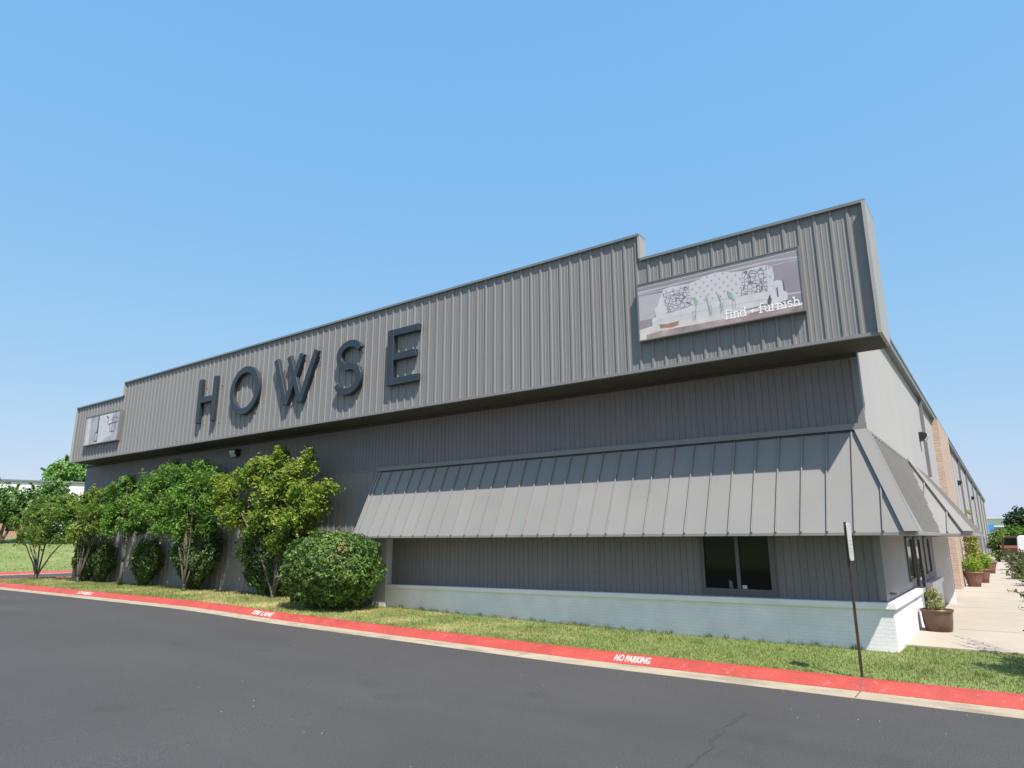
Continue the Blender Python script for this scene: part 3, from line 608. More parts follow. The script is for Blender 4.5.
# ------------------------------------------------------------------ picture boards
def poly(b, pts, y): b.face(*[(x, y, z) for x, z in pts][::-1] if sum((pts[i][0] * pts[(i + 1) % len(pts)][1] - pts[(i + 1) % len(pts)][0] * pts[i][1]) for i in range(len(pts))) < 0 else [(x, y, z) for x, z in pts])
RB = [0]
def ribbon(b, pts, w, y0):
    for p, q in zip(pts, pts[1:]):
        d = Vector((q[0] - p[0], q[1] - p[1]))
        if d.length < 1e-6: continue
        RB[0] += 1; y = y0 - 4.5e-5 * (RB[0] % 17)
        d.normalize(); n = Vector((-d.y, d.x)) * w / 2; e = d * w * .25
        poly(b, [(p[0] + n.x - e.x, p[1] + n.y - e.y), (p[0] - n.x - e.x, p[1] - n.y - e.y), (q[0] - n.x + e.x, q[1] - n.y + e.y), (q[0] + n.x + e.x, q[1] + n.y + e.y)], y)
def ink(n, c, var=.06, sc=4., **k): return mat('print_' + n, c, .5, var, sc, **k)
I = dict(wall=ink('wall', (.265, .24, .268), .14, 1.2), pale=ink('pale', (.41, .395, .42), .08), sofa=ink('sofa', (.60, .59, .61), .12, 6), sofa2=ink('seat', (.54, .535, .55), .10, 4), mid=ink('mid', (.46, .445, .48)), dark=ink('dark', (.10, .09, .12)), line=ink('line', (.24, .235, .27), .15, 6),
         leaf=ink('leaf', (.24, .36, .26), .25), table=ink('table', (.56, .52, .51), .12), brown=ink('brown', (.33, .25, .24), .4, 3), bowl=ink('bowl', (.32, .17, .11), .25), white=ink('white', (.84, .84, .86), .02), cush=ink('cush', (.6, .59, .61), .08, 5), grey=ink('grey', (.36, .36, .40), .2, 3))
def tuft_ink():
    m = bpy.data.materials.new('print_tufted'); nt, N, L = nodes(m); b = N['Principled BSDF']; b.inputs['Roughness'].default_value = .5
    tc = N.new('ShaderNodeTexCoord'); sp = N.new('ShaderNodeSeparateXYZ'); L.new(tc.outputs['Object'], sp.inputs[0]); sn = []
    for sg in (1, -1):
        c = N.new('ShaderNodeMath'); c.operation = 'MULTIPLY'; c.inputs[1].default_value = 16. * sg; L.new(sp.outputs['Z'], c.inputs[0])
        a = N.new('ShaderNodeMath'); a.operation = 'MULTIPLY_ADD'; a.inputs[1].default_value = 18.5; L.new(sp.outputs['X'], a.inputs[0]); L.new(c.outputs[0], a.inputs[2])
        q = N.new('ShaderNodeMath'); q.operation = 'SINE'; L.new(a.outputs[0], q.inputs[0]); r = N.new('ShaderNodeMath'); r.operation = 'ABSOLUTE'; L.new(q.outputs[0], r.inputs[0]); sn.append(r)
    p = N.new('ShaderNodeMath'); p.operation = 'ADD'; L.new(sn[0].outputs[0], p.inputs[0]); L.new(sn[1].outputs[0], p.inputs[1])
    rp = N.new('ShaderNodeValToRGB'); e = rp.color_ramp.elements; e[0].position = .12; e[0].color = (.2, .19, .21, 1); e[1].position = 1.0; e[1].color = (.53, .52, .54, 1); x = e.new(.5); x.color = (.40, .39, .41, 1)
    L.new(p.outputs[0], rp.inputs['Fac']); L.new(rp.outputs['Color'], b.inputs['Base Color']); return m
def trellis_ink():
    m = bpy.data.materials.new('print_trellis'); nt, N, L = nodes(m); b = N['Principled BSDF']; b.inputs['Roughness'].default_value = .5
    tc = N.new('ShaderNodeTexCoord'); vo = N.new('ShaderNodeTexVoronoi'); vo.feature = 'DISTANCE_TO_EDGE'; vo.inputs['Scale'].default_value = 13; vo.inputs['Randomness'].default_value = .75; L.new(tc.outputs['Object'], vo.inputs['Vector'])
    rp = N.new('ShaderNodeValToRGB'); e = rp.color_ramp.elements; e[0].position = .045; e[0].color = (.17, .16, .19, 1); e[1].position = .10; e[1].color = (.50, .49, .51, 1)
    L.new(vo.outputs['Distance'], rp.inputs['Fac']); L.new(rp.outputs['Color'], b.inputs['Base Color']); return m
I['tuft'] = tuft_ink(); I['trellis'] = trellis_ink()
BD = thing('picture_board', 'wide board with a white tufted sofa picture, on the right of the parapet', 'sign board', 'picture boards on the parapet')
X0, X1, Z0, Z1 = -4.06, -.62, 6.25, 7.545; Y = -1.25
b = MB(); b.box(X0, X1, Y, -1.146, Z0, Z1); b.build('panel', I['wall'], BD)
b = MB(); b.box(X0 - .025, X0 - .0005, Y - .02, -1.14, Z0 - .025, Z1 + .025); b.box(X1 + .0005, X1 + .025, Y - .02, -1.14, Z0 - .025, Z1 + .025); b.box(X0, X1, Y - .02, -1.14, Z0 - .025, Z0 - .0005); b.box(X0, X1, Y - .02, -1.14, Z1 + .0005, Z1 + .025); b.build('frame', M['trim'], BD)
pic = MB(); poly(pic, [(X0, 7.47), (X1, 7.47), (X1, 7.54), (X0, 7.54)], Y - .001); poly(pic, [(X0, 7.33), (-2.9, 7.37), (-1.2, 7.37), (X1, 7.32), (X1, 7.37), (-1.2, 7.42), (X0, 7.39)], Y - .001); poly(pic, [(-4.05, 6.7), (-3.7, 6.7), (-3.5, 7.25), (-4.05, 7.28)], Y - .001)
pic.build('moulding', I['pale'], BD)
b = MB(); poly(b, [(-1.0, 6.62), (X1, 6.60), (X1, 6.63), (-1.0, 6.65)], Y - .001); poly(b, [(X0, 7.305), (X1, 7.285), (X1, 7.30), (X0, 7.32)], Y - .0012); b.build('shadow_line', I['mid'], BD)
back = [(-3.55, 6.8), (-3.50, 7.22), (-3.45, 7.32), (-3.29, 7.345), (-3.07, 7.325), (-2.87, 7.315), (-2.72, 7.345), (-2.54, 7.395), (-2.33, 7.425), (-2.14, 7.41), (-1.97, 7.36), (-1.69, 7.315), (-1.5, 7.34), (-1.25, 7.335), (-1.13, 7.26), (-1.11, 7.05), (-1.2, 6.7)]
b = MB(); poly(b, back, Y - .002); b.build('sofa_back', I['tuft'], BD)
b = MB(); poly(b, [(-3.50, 7.24), (-3.36, 6.97), (-3.40, 6.75), (-3.65, 6.70), (-3.685, 6.9), (-3.61, 6.955)], Y - .003); poly(b, [(-3.755, 6.69), (-3.65, 6.72), (-2.82, 6.80), (-1.26, 6.79), (-1.27, 6.52), (-2.03, 6.46), (-2.78, 6.46), (-3.75, 6.52)], Y - .0035)
poly(b, [(-1.23, 6.89), (-1.15, 6.95), (-1.05, 6.965), (-.965, 6.92), (-.96, 6.72), (-.89, 6.67), (-.90, 6.52), (-1.29, 6.44), (-1.285, 6.71)], Y - .004); build_each(b, 'sofa_seat', I['sofa2'], BD)
b = MB(); ribbon(b, [(-3.7, 6.62), (-2.8, 6.645), (-2.0, 6.64), (-1.28, 6.62)], .012, Y - .0042); ribbon(b, [(-3.4, 6.76), (-2.8, 6.81), (-1.27, 6.795)], .012, Y - .0042); ribbon(b, [(-1.22, 6.88), (-1.12, 6.86), (-1.1, 6.7)], .02, Y - .0045); b.build('seat_line', I['mid'], BD)
b = MB(); poly(b, [(-1.28, 6.59), (-1.225, 6.70), (-1.195, 6.58), (-1.235, 6.47), (-1.285, 6.48)], Y - .005); poly(b, [(-1.09, 6.81), (-1.065, 6.82), (-1.06, 6.62), (-1.09, 6.62)], Y - .005); ribbon(b, [(-.95, 6.93), (-.945, 6.72)], .02, Y - .005); build_each(b, 'arm_shadow', I['dark'], BD)
b = MB(); poly(b, [(-3.47, 7.22), (-3.1, 7.24), (-2.88, 7.29), (-2.82, 6.83), (-3.15, 6.79), (-3.39, 6.77)], Y - .0048); poly(b, [(-1.73, 7.31), (-1.45, 7.29), (-1.235, 7.32), (-1.26, 6.77), (-1.55, 6.80), (-1.79, 6.79)], Y - .0048); build_each(b, 'cushion', I['trellis'], BD)
b = MB(); poly(b, [(X0, 6.252), (X1, 6.252), (X1, 6.40), (-1.3, 6.47), (-2.05, 6.45), (-3.75, 6.53), (-4.06, 6.49)], Y - .0062); b.build('table', I['table'], BD)
b = MB(); poly(b, [(-3.9, 6.254), (-.63, 6.254), (-.63, 6.35), (-1.3, 6.41), (-2.0, 6.37), (-2.95, 6.38), (-3.57, 6.385), (-3.9, 6.35)], Y - .007); b.build('table_edge', I['brown'], BD)
b = MB(); poly(b, [(-3.59, 6.53), (-3.4, 6.51), (-3.14, 6.53), (-3.15, 6.44), (-3.28, 6.41), (-3.57, 6.44)], Y - .0075); b.build('bowl', I['bowl'], BD)
b = MB()
for p in ([(-2.79, 6.97), (-2.74, 6.98), (-2.70, 6.84), (-2.74, 6.74)], [(-2.52, 6.97), (-2.48, 6.92), (-2.46, 6.68), (-2.49, 6.74)], [(-2.27, 6.97), (-2.23, 6.92), (-2.20, 6.73), (-2.245, 6.82)], [(-2.07, 6.98), (-1.97, 6.89), (-1.92, 6.71), (-2.04, 6.82)]): poly(b, p, Y - .008)
for p in ([(-2.74, 6.75), (-2.79, 6.49)], [(-2.46, 6.69), (-2.44, 6.53)], [(-2.21, 6.75), (-2.205, 6.55)]): ribbon(b, p, .012, Y - .008)
build_each(b, 'leaf', I['leaf'], BD)
b = MB()
for x, z0_ in ((-2.79, 6.46), (-2.44, 6.5), (-2.2, 6.5), (-1.94, 6.55)): ribbon(b, [(x - .025, z0_), (x - .03, z0_ + .22), (x + .03, z0_ + .22), (x + .025, z0_)], .008, Y - .0085)
build_each(b, 'glass_vase', I['pale'], BD)
# serif lettering, drawn stroke by stroke (x, z in x-height units)
def arcp(cx, cz, rx, rz, a0, a1, n=8): return [(cx + rx * math.cos(rad(a0 + (a1 - a0) * i / n)), cz + rz * math.sin(rad(a0 + (a1 - a0) * i / n))) for i in range(n + 1)]
GL = {'f': (.55, [[(.22, 0), (.22, 1.2)] + arcp(.42, 1.25, .2, .25, 180, 40, 5), [(.02, .95), (.45, .95)], [(.06, .03), (.4, .03)]]),
      'i': (.40, [[(.2, 0), (.2, 1)], [(.06, .96), (.2, .96)], [(.04, .03), (.36, .03)], [(.19, 1.3), (.21, 1.42)]]),
      'n': (.80, [[(.2, 0), (.2, 1)], [(.05, .96), (.2, .96)], [(.04, .03), (.36, .03)], arcp(.42, .62, .22, .34, 180, 0, 7) + [(.64, .03)], [(.48, .03), (.8, .03)]]),
      'd': (.80, [arcp(.36, .48, .31, .48, 0, 360, 14), [(.64, 0), (.64, 1.5)], [(.5, 1.46), (.64, 1.46)], [(.64, .03), (.78, .03)]]),
      '+': (.75, [[(.37, .3), (.37, .8)], [(.12, .55), (.62, .55)]]),
      'u': (.80, [[(.2, 1), (.2, .4)] + arcp(.42, .38, .22, .34, 180, 360, 7), [(.64, 0), (.64, 1)], [(.05, .96), (.2, .96)], [(.5, .96), (.64, .96)], [(.64, .03), (.78, .03)]]),
      'r': (.58, [[(.2, 0), (.2, 1)], [(.05, .96), (.2, .96)], [(.04, .03), (.38, .03)], arcp(.42, .7, .22, .26, 170, 50, 5)]),
      's': (.62, [arcp(.31, .74, .2, .22, 40, 270, 8) + arcp(.31, .27, .22, .25, 90, -140, 8)[1:]]),
      'h': (.80, [[(.2, 0), (.2, 1.5)], [(.05, 1.46), (.2, 1.46)], [(.04, .03), (.36, .03)], arcp(.42, .62, .22, .34, 180, 0, 7) + [(.64, .03)], [(.48, .03), (.8, .03)]]), ' ': (.32, [])}
words = 'find + furnish'; b = MB(); tot = sum(GL[c][0] for c in words); xx = -2.15; kx = 1.475 / tot
for c in words:
    if c == ' ': b.build('lettering', I['white'], BD); b = MB()
    for st in GL[c][1]: ribbon(b, [(xx + x * kx, 6.358 + z * .125) for x, z in st], .022, Y - .0095)
    xx += GL[c][0] * kx
b.build('lettering', I['white'], BD); set_origin(BD, (-2.34, -1.2, 6.25))

BD = thing('picture_board', 'small grey and white picture board on the far left end of the parapet', 'sign board', 'picture boards on the parapet')
X0, X1, Z0, Z1 = -32.2, -28.86, 6.25, 7.55
b = MB(); b.box(X0, X1, Y, -1.146, Z0, Z1); b.build('panel', I['pale'], BD)
b = MB(); b.box(X0 - .03, X0 - .0005, Y - .02, -1.14, Z0 - .03, Z1 + .03); b.box(X1 + .0005, X1 + .03, Y - .02, -1.14, Z0 - .03, Z1 + .03); b.box(X0, X1, Y - .02, -1.14, Z0 - .03, Z0 - .0005); b.box(X0, X1, Y - .02, -1.14, Z1 + .0005, Z1 + .03); b.build('frame', M['trim'], BD)
b = MB(); poly(b, [(-32.0, 6.26), (-31.65, 6.26), (-31.70, 7.54), (-32.05, 7.54)], Y - .002); poly(b, [(-30.75, 6.26), (-29.45, 6.26), (-29.55, 7.54), (-30.85, 7.54)], Y - .002); build_each(b, 'pale_field', I['sofa2'], BD)
b = MB(); poly(b, [(-31.64, 6.26), (-31.2, 6.26), (-31.1, 7.54), (-31.69, 7.54)], Y - .0025); poly(b, [(-29.3, 6.26), (-28.87, 6.26), (-28.87, 7.54), (-29.54, 7.54)], Y - .0025); poly(b, [(-30.4, 6.26), (-29.4, 6.26), (-29.5, 6.5), (-30.0, 6.42)], Y - .0026); build_each(b, 'grey_field', I['grey'], BD)
b = MB(); poly(b, [(-30.97, 7.5), (-30.84, 7.5), (-30.80, 6.9), (-30.78, 6.72), (-30.95, 6.7), (-30.93, 7.1)], Y - .004); ribbon(b, [(-31.12, 6.4), (-31.14, 6.7), (-31.0, 6.78), (-30.86, 6.72), (-30.83, 6.36), (-31.1, 6.36)], .05, Y - .004)
ribbon(b, [(-29.86, 7.02), (-28.98, 7.06)], .05, Y - .004); ribbon(b, [(-29.74, 6.98), (-29.60, 6.66), (-29.25, 6.66), (-29.2, 7.0)], .045, Y - .004); ribbon(b, [(-29.5, 7.4), (-29.5, 6.7)], .035, Y - .004); ribbon(b, [(-29.2, 7.45), (-29.3, 7.1), (-29.1, 6.8)], .03, Y - .004); ribbon(b, [(-29.9, 7.3), (-30.1, 7.4)], .07, Y - .004); ribbon(b, [(-30.0, 7.1), (-29.9, 7.2)], .05, Y - .004); ribbon(b, [(-29.7, 7.2), (-29.3, 7.3), (-28.95, 7.2)], .03, Y - .004)
build_each(b, 'dark_motif', I['dark'], BD); set_origin(BD, (-30.5, -1.2, 6.25))

# ------------------------------------------------------------------ wall lamps
def wall_lamp(p, facing, label):
    L = thing('wall_lamp', label, 'wall lamp', 'wall pack lamps on the building')
    def tr(u, v, z): return (p[0] + u, p[1] - v, p[2] + z) if facing == 'y' else (p[0] + v - .004 * p[1], p[1] + u, p[2] + z)
    b = MB(); hw = .19
    pr_ = [(0, -.13), (0, .15), (.10, .15), (.24, .09), (.24, .0), (.14, -.13)]
    b.prism([tr(-hw, v, z) for v, z in pr_], [tr(hw, v, z) for v, z in pr_]); o = b.build('housing', M['lamp_body'], L); recalc(o)
    b = MB(); q = [(.245, .0), (.245, .075), (.20, .0801), (.13, -.125), (.15, -.135)]
    q = [(.242, -.002), (.262, .06), (.246, .062), (.142, -.132), (.16, -.14)]
    q = [(.145, -.13), (.24, -.002), (.262, -.012), (.17, -.142)]
    b.prism([tr(-hw + .02, v, z) for v, z in q], [tr(hw - .02, v, z) for v, z in q]); o2 = b.build('lens', M['lens'], o); recalc(o2)
    b = MB(); q = [(.2405, .005), (.2405, .085), (.252, .08), (.252, .007)]; b.prism([tr(-hw + .02, v, z) for v, z in q], [tr(hw - .02, v, z) for v, z in q]); o2 = b.build('lens', M['lens'], o); recalc(o2)
    set_origin(L, tr(0, 0, 0))
wall_lamp((-21.5, 0, 5.2), 'y', 'black wall lamp with pale lens on the dark wall above the trees')
wall_lamp((0, 11.8, 5.29), 'x', 'nearest wall lamp on the pale side wall, above the entrance canopy')
wall_lamp((0, 33.5, 5.15), 'x', 'wall lamp on the side wall just beyond the tan brick pier')
wall_lamp((0, 52.5, 5.15), 'x', 'farthest wall lamp, near the far end of the side wall')

# ------------------------------------------------------------------ parking sign
PS_ = thing('parking_sign', 'thin dark sign post with a narrow edge-on white plate by the red kerb', 'sign')
sx, sy = -.02, -3.02
b = MB(); b.box(sx - .018, sx + .018, sy - .022, sy - .014, -.1, 2.2); b.box(sx - .018, sx - .011, sy - .0139, sy + .012, -.1, 2.2); b.box(sx + .011, sx + .018, sy - .0139, sy + .012, -.1, 2.2); b.build('post', M['post'], PS_)
d = Vector((.0, 1, 0)); n = Vector((1, .0, 0)); c = Vector((sx + .04, sy, 0))
def pl(u, h, z): q = c + d * u + n * h; return (q.x, q.y, z)
def chamf(h0, h1, w, z0, z1, r=.035):
    pts = [(-w + r, z0), (w - r, z0), (w, z0 + r), (w, z1 - r), (w - r, z1), (-w + r, z1), (-w, z1 - r), (-w, z0 + r)]
    q = MB(); q.prism([pl(u, h0, z) for u, z in pts], [pl(u, h1, z) for u, z in pts]); return q
o = chamf(0, .008, .155, 1.63, 2.19).build('plate', M['plate'], PS_); recalc(o)
rr = random.Random(5)
for z, u0, u1, h in ((1.74, -.09, .10, .03), (1.80, -.11, .06, .022), (1.85, -.08, .11, .03), (1.91, -.1, .09, .02)):
    u = u0; b = MB()
    while u < u1:
        w = rr.uniform(.012, .028); b.face(pl(u, .0085, z), pl(u + w, .0085, z), pl(u + w, .0085, z + h), pl(u, .0085, z + h)); u += w + .008
    b.build('print', M['platemark'], o)
b = MB()
for z in (1.72, 2.13): b.tube([pl(-.0, -.03, z), pl(0, .014, z)], [.008, .008], 6)
build_each(b, 'bolt', M['steel'], o); set_origin(PS_, (sx, sy, 0))

# ------------------------------------------------------------------ plants
def leaves(pos, out, size, up=.35, jit=.8):
    """four-cornered folded leaves; pos (n,3), out (n,3) rough outward direction"""
    n = len(pos); nrm = out + RNG.normal(0, jit, (n, 3)); nrm[:, 2] += up; nrm /= np.linalg.norm(nrm, axis=1)[:, None] + 1e-9
    a = RNG.normal(0, 1, (n, 3)); a -= nrm * (a * nrm).sum(1)[:, None]; a /= np.linalg.norm(a, axis=1)[:, None] + 1e-9; c = np.cross(nrm, a)
    s = size * RNG.uniform(.6, 1.3, n)[:, None]
    v = np.empty((n, 4, 3)); v[:, 0] = pos - a * s * .55; v[:, 1] = pos + c * s * .33 + nrm * s * .10; v[:, 2] = pos + a * s * .6 - nrm * s * .08; v[:, 3] = pos - c * s * .33 + nrm * s * .10
    return v.reshape(-1, 3)
def clump_leaves(clumps, dens, size, ymin=None, ymax=None, squash=1.0, inner=.35, rough=.3, sprigs=0):
    P, O = [], []
    for x, y, z, r in clumps:
        n = int(dens * r * r)
        d = RNG.normal(0, 1, (n, 3)); d /= np.linalg.norm(d, axis=1)[:, None]
        lump = np.array([noise.noise(Vector((a * 2.2 + x, c * 2.2 + y, e * 2.2 + z))) for a, c, e in d])
        rad_ = r * (inner + (1 - inner) * RNG.uniform(0, 1, n) ** .45) * (1 + rough * lump * 1.6)
        p = d * rad_[:, None]; p[:, 1] *= squash; P.append(p + np.array([x, y, z])); O.append(d)
        for _ in range(int(sprigs * r)):
            t = RNG.normal(0, 1, 3); t[2] = abs(t[2]) * 1.2 + .25; t /= np.linalg.norm(t); ln = r * RNG.uniform(1.0, 1.5); m = int(14 + 14 * r)
            s0 = np.linspace(.65, 1, m)[:, None]; q = t[None] * s0 * ln + RNG.normal(0, .035, (m, 3)); q[:, 1] *= squash; P.append(q + np.array([x, y, z])); O.append(np.repeat(t[None], m, 0))
    P = np.concatenate(P); O = np.concatenate(O)
    k = np.ones(len(P), bool)
    if ymin is not None: k &= P[:, 1] > ymin
    if ymax is not None: k &= P[:, 1] < ymax
    return leaves(P[k], O[k], size)
def shoots(clumps, per, leaf_gap, size, ymin, ymax, squash, rng_len=(.75, 1.3), tip=.52):
    """ascending leafy shoots; returns (older leaves, leaves of the young tips)"""
    P, O, Tt = [], [], []
    for x, y, z, r in clumps:
        for _ in range(max(4, int(per * r ** 1.3))):
            d = RNG.normal(0, 1, 3); d /= np.linalg.norm(d); st = d * r * RNG.uniform(.1, .75) ; st[2] -= r * .25
            dr = st / (np.linalg.norm(st) + 1e-6) * .75 + RNG.normal(0, .3, 3); dr[2] += RNG.uniform(.25, 1.0); dr /= np.linalg.norm(dr)
            ln = r * RNG.uniform(*rng_len) * (.6 if z < 2.6 else .8); m = max(5, int(ln / leaf_gap)); q = np.linspace(.1, 1, m)[:, None]
            bend = np.array([0, 0, .12 * ln]) * q ** 2
            w = .085 * (1.15 - q) + .025
            p = st[None] + dr[None] * ln * q - bend + RNG.normal(0, 1, (m, 3)) * w; p[:, 1] *= squash
            o = RNG.normal(0, .5, (m, 3)) + dr[None] * .6; P.append(p + np.array([x, y, z])); O.append(o); Tt.append(q[:, 0] * (.6 + .4 * (d[2] > -.1)))
    P = np.concatenate(P); O = np.concatenate(O); Tt = np.concatenate(Tt); k = (P[:, 1] > ymin) & (P[:, 1] < ymax); P, O, Tt = P[k], O[k], Tt[k]
    y_ = Tt + RNG.normal(0, .18, len(Tt)) > tip
    return leaves(P[~y_], O[~y_], size, up=.7, jit=.5), leaves(P[y_], O[y_], size * .95, up=.8, jit=.5)
def crown(name, V, m, parent): return quick_mesh(name, V, np.arange(len(V)).reshape(-1, 4), m, 4, parent)
def stems(b, base, tips, r0, r1=.012, seg=6, wob=.06, rr=None):
    rr = rr or random
    for t in tips:
        base_ = Vector(base) + Vector((rr.uniform(-1, 1), rr.uniform(-1, 1), 0)) * r0 * .8; t = Vector(t); path = []; R = []
        mid = Vector((base_.x + (t.x - base_.x) * .32, base_.y + (t.y - base_.y) * .32, base_.z + (t.z - base_.z) * .55))
        ph = rr.uniform(0, 9)
        for i in range(seg + 1):
            s = i / seg; p = base_ * (1 - s) ** 2 + mid * 2 * s * (1 - s) + t * s * s
            p += Vector((noise.noise(Vector((s * 3, ph, 0))), noise.noise(Vector((s * 3, ph, 5))), 0)) * wob * min(1, s * 3)
            path.append(p); R.append(r0 * (1 - s) ** .8 * .8 + r1)
        b.tube(path, R, 6)
def tree(name, label, cl, base, leaf, bark, dens, size, r0=.05, ntips=7, group=None, squash=.75, ymin=-2.6, ymax=-.06, sprigs=14, cat='tree', trunk_h=0, rough=.3, inner=.35, per=0, young=None, tip=.6):
    cl = [(x, y, z, r * .95) for x, y, z, r in cl]
    T = thing(name, label, cat, group); b = MB(); rr = random.Random(len(label))
    tips = [(x, y + rr.uniform(-.3, .3), z + r * .2) for x, y, z, r in cl]; rr.shuffle(tips); tips = tips[:ntips]
    if trunk_h:
        b.tube([base, (base[0] + .02, base[1], base[2] + trunk_h * .5), (base[0] + .06, base[1] - .02, base[2] + trunk_h)], [r0 * 1.5, r0 * 1.15, r0], 8); sb = (base[0] + .06, base[1] - .02, base[2] + trunk_h - .05)
    else:
        b.tube([(base[0], base[1], base[2] - .1), (base[0], base[1], base[2] + .22)], [r0 * 2.0, r0 * 1.5], 8); sb = (base[0], base[1], base[2] + .1)
    stems(b, sb, tips, r0, rr=rr); b.build('trunk', bark, T, smooth=True)
    c2 = []
    for x, y, z, r in cl:                                   # the same crown, deepened towards the viewer and the wall
        c2 += [(x, y, z, r), (x + rr.uniform(-.2, .2), y - rr.uniform(.3, .6) * min(1, r * 1.6), z - rr.uniform(0, .35) * r, r * .8), (x + rr.uniform(-.2, .2), y + rr.uniform(.2, .4) * min(1, r * 1.6), z - rr.uniform(0, .3) * r, r * .8)]
    if per:
        va, vb = shoots(c2, per, size * .30, size, ymin, ymax, squash, tip=tip); vf = clump_leaves([(x, y, z, r * .8) for x, y, z, r in c2], dens * .6, size, ymin, ymax, squash, sprigs=0, rough=rough, inner=.2)
        crown('crown', np.concatenate([va, vf]), leaf, T); crown('young_leaves', vb, young or leaf, T)
    else: crown('crown', clump_leaves(c2, dens, size, ymin, ymax, squash, sprigs=sprigs, rough=rough, inner=inner), leaf, T)
    set_origin(T, base); return T
G = 'trees along the front wall'
tree('small_tree', 'tall yellow-green multi-stemmed tree beside the big rounded shrub', CL['maple'], (-17.2, -1.0, .17), M['l_maple'], M['bark'], 4200, .105, .032, 6, G, per=64, young=M['l_maple_tip'], tip=.42)
tree('small_tree', 'wide bright green tree beneath the black wall lamp', CL['lush'], (-22.55, -1.0, .2), M['l_lush'], M['bark'], 3200, .10, .03, 6, G, per=60, young=M['l_lush_tip'])
tree('small_tree', 'slim green tree on a single pale trunk left of a round hedge', CL['slim'], (-27.5, -1.0, .2), M['l_slim'], M['bark'], 2800, .105, .045, 6, G, trunk_h=1.0, per=58, young=M['l_lush_tip'])
tree('small_tree', 'olive green tree at the left corner of the building', CL['olive'], (-31.4, -1.0, .2), M['l_olive'], M['bark'], 2600, .115, .03, 5, G, per=50, young=M['l_olive_tip'])
tree('small_tree', 'low spreading olive tree, leftmost, with thin splayed bare stems', CL['spread'], (-36.0, -1.0, .2), M['l_spread'], M['darkbark'], 2400, .12, .04, 7, G, per=46, young=M['l_olive_tip'])
def hedge(label, c, rx, ry, rz, leaf, dens, size, taper=.0, rust=None, base=None, group='clipped shrubs along the front wall', nst=9, ymax=-.05, amp=.15, sqk=.75):
    T = thing('clipped_shrub', label, 'shrub', group); n = int(dens * (rx * rz + rx * ry))
    d = RNG.normal(0, 1, (n, 3)); d /= np.linalg.norm(d, axis=1)[:, None]
    sq = 1 / (np.abs(d) ** 2.7).sum(1) ** (1 / 2.7)          # a squarish, clipped outline
    lump = np.array([noise.noise(Vector((a * 2.6 + c[0], b_ * 2.6, e * 2.6))) + .9 * noise.noise(Vector((a * 6.5 + c[0], b_ * 6.5, e * 6.5))) for a, b_, e in d])
    r = (.70 + .30 * RNG.uniform(0, 1, n) ** .5) * (1 + amp * lump) * (1 - sqk + sqk * sq)
    p = d * r[:, None] * np.array([rx, ry, rz])
    low = np.clip(-(p[:, 2] + rz * .1) / (rz * .9), 0, 1); p[:, :2] *= (1 - taper * low)[:, None]
    p += np.array(c); k = (p[:, 1] < ymax) & (p[:, 2] > g(c[0]) + .05); p, d = p[k], d[k]
    if rust:
        dd = np.abs(p - np.array(rust[0])).max(1) + RNG.uniform(0, rust[1], len(p)) * .8; q = dd < rust[1]; crown('rusty_foliage', leaves(p[q], d[q], size), M['l_rust'], T); p, d = p[~q], d[~q]
    crown('foliage', leaves(p, d, size), leaf, T)
    b = MB(); zb = g(c[0]) - .05; rr = random.Random(int(-c[0] * 10)); tips = []
    for i in range(nst):
        a = rr.uniform(0, 6.28); tips.append((c[0] + rx * .75 * math.cos(a), min(c[1] + ry * .7 * math.sin(a), ymax - .05), c[2] + rr.uniform(-.2, .4) * rz))
    stems(b, (c[0], c[1], zb), tips, .03, .008, rr=rr); b.build('stem', M['darkbark'], T, smooth=True); set_origin(T, (c[0], c[1], g(c[0])))
hedge('big rounded boxwood shrub with a rusty patch beside the white pillar', (-13.66, -1.62, 1.14), 1.42, 1.15, 1.03, M['l_box'], 7600, .08, .2, rust=((-12.5, -2.3, 1.75), .28), nst=14, amp=.2, sqk=.8)
hedge('round clipped shrub right of the slim pale trunk', (-26.6, -.5, 1.10), .95, .42, .92, M['l_hedge'], 4200, .085, .65, amp=.34, sqk=.3)
hedge('dark clipped shrub behind the olive tree', (-32.0, -.5, 1.05), .95, .42, .95, M['l_hedge'], 4200, .085, .6, amp=.34, sqk=.3)
hedge('narrow dark shrub right of the olive tree', (-30.4, -.46, 1.0), .6, .36, .9, M['l_hedge'], 4200, .085, .6, amp=.34, sqk=.3)
hedge('dark shrub tapering to its base beneath the wide bright green tree', (-22.75, -.56, 1.33), 1.4, .47, 1.25, M['l_hedge'], 4800, .085, .8, amp=.34, sqk=.3)
hedge('broad dark shrub behind the stems of the yellow-green tree', (-18.0, -.56, 1.45), 1.75, .48, 1.42, M['l_hedge'], 4800, .08, .55, amp=.34, sqk=.3)

# ------------------------------------------------------------------ planters by the entrance
def planter(p, r, h, m, label, sq=0, group='planters on the walk', n=24, taper=.72):
    T = thing('planter', label, 'planter', group)
    b = MB(); b.lathe(p, [(r * taper, 0), (r * (taper + .1), h * .35), (r * .95, h * .85), (r * .96, h * .88), (r * 1.03, h * .89), (r * 1.04, h), (r * .93, h), (r * .9, h * .9)], n, sq); b.build('pot', m, T, smooth=not sq)
    b = MB(); b.lathe(p, [(r * .9, h * .87), (r * .899, h * .905)], n, sq); b.build('soil', M['soil'], T); set_origin(T, p)
planter((.47, 3.42, 0), .31, .45, M['glazed'], 'squat brown glazed planter standing alone near the white brick corner', sq=0, taper=.8)
planter((.50, 20.4, 0), .38, .60, M['terracotta'], 'nearer of two terracotta planters by the brick pier', n=8, taper=.62)
planter((.72, 23.6, 0), .36, .60, M['terracotta'], 'farther terracotta planter behind the lime green ball shrub', n=8, taper=.62)
planter((.75, 34.0, 0), .42, .65, M['terracotta'], 'small far terracotta pot beside the grey side wall', n=8, taper=.62)
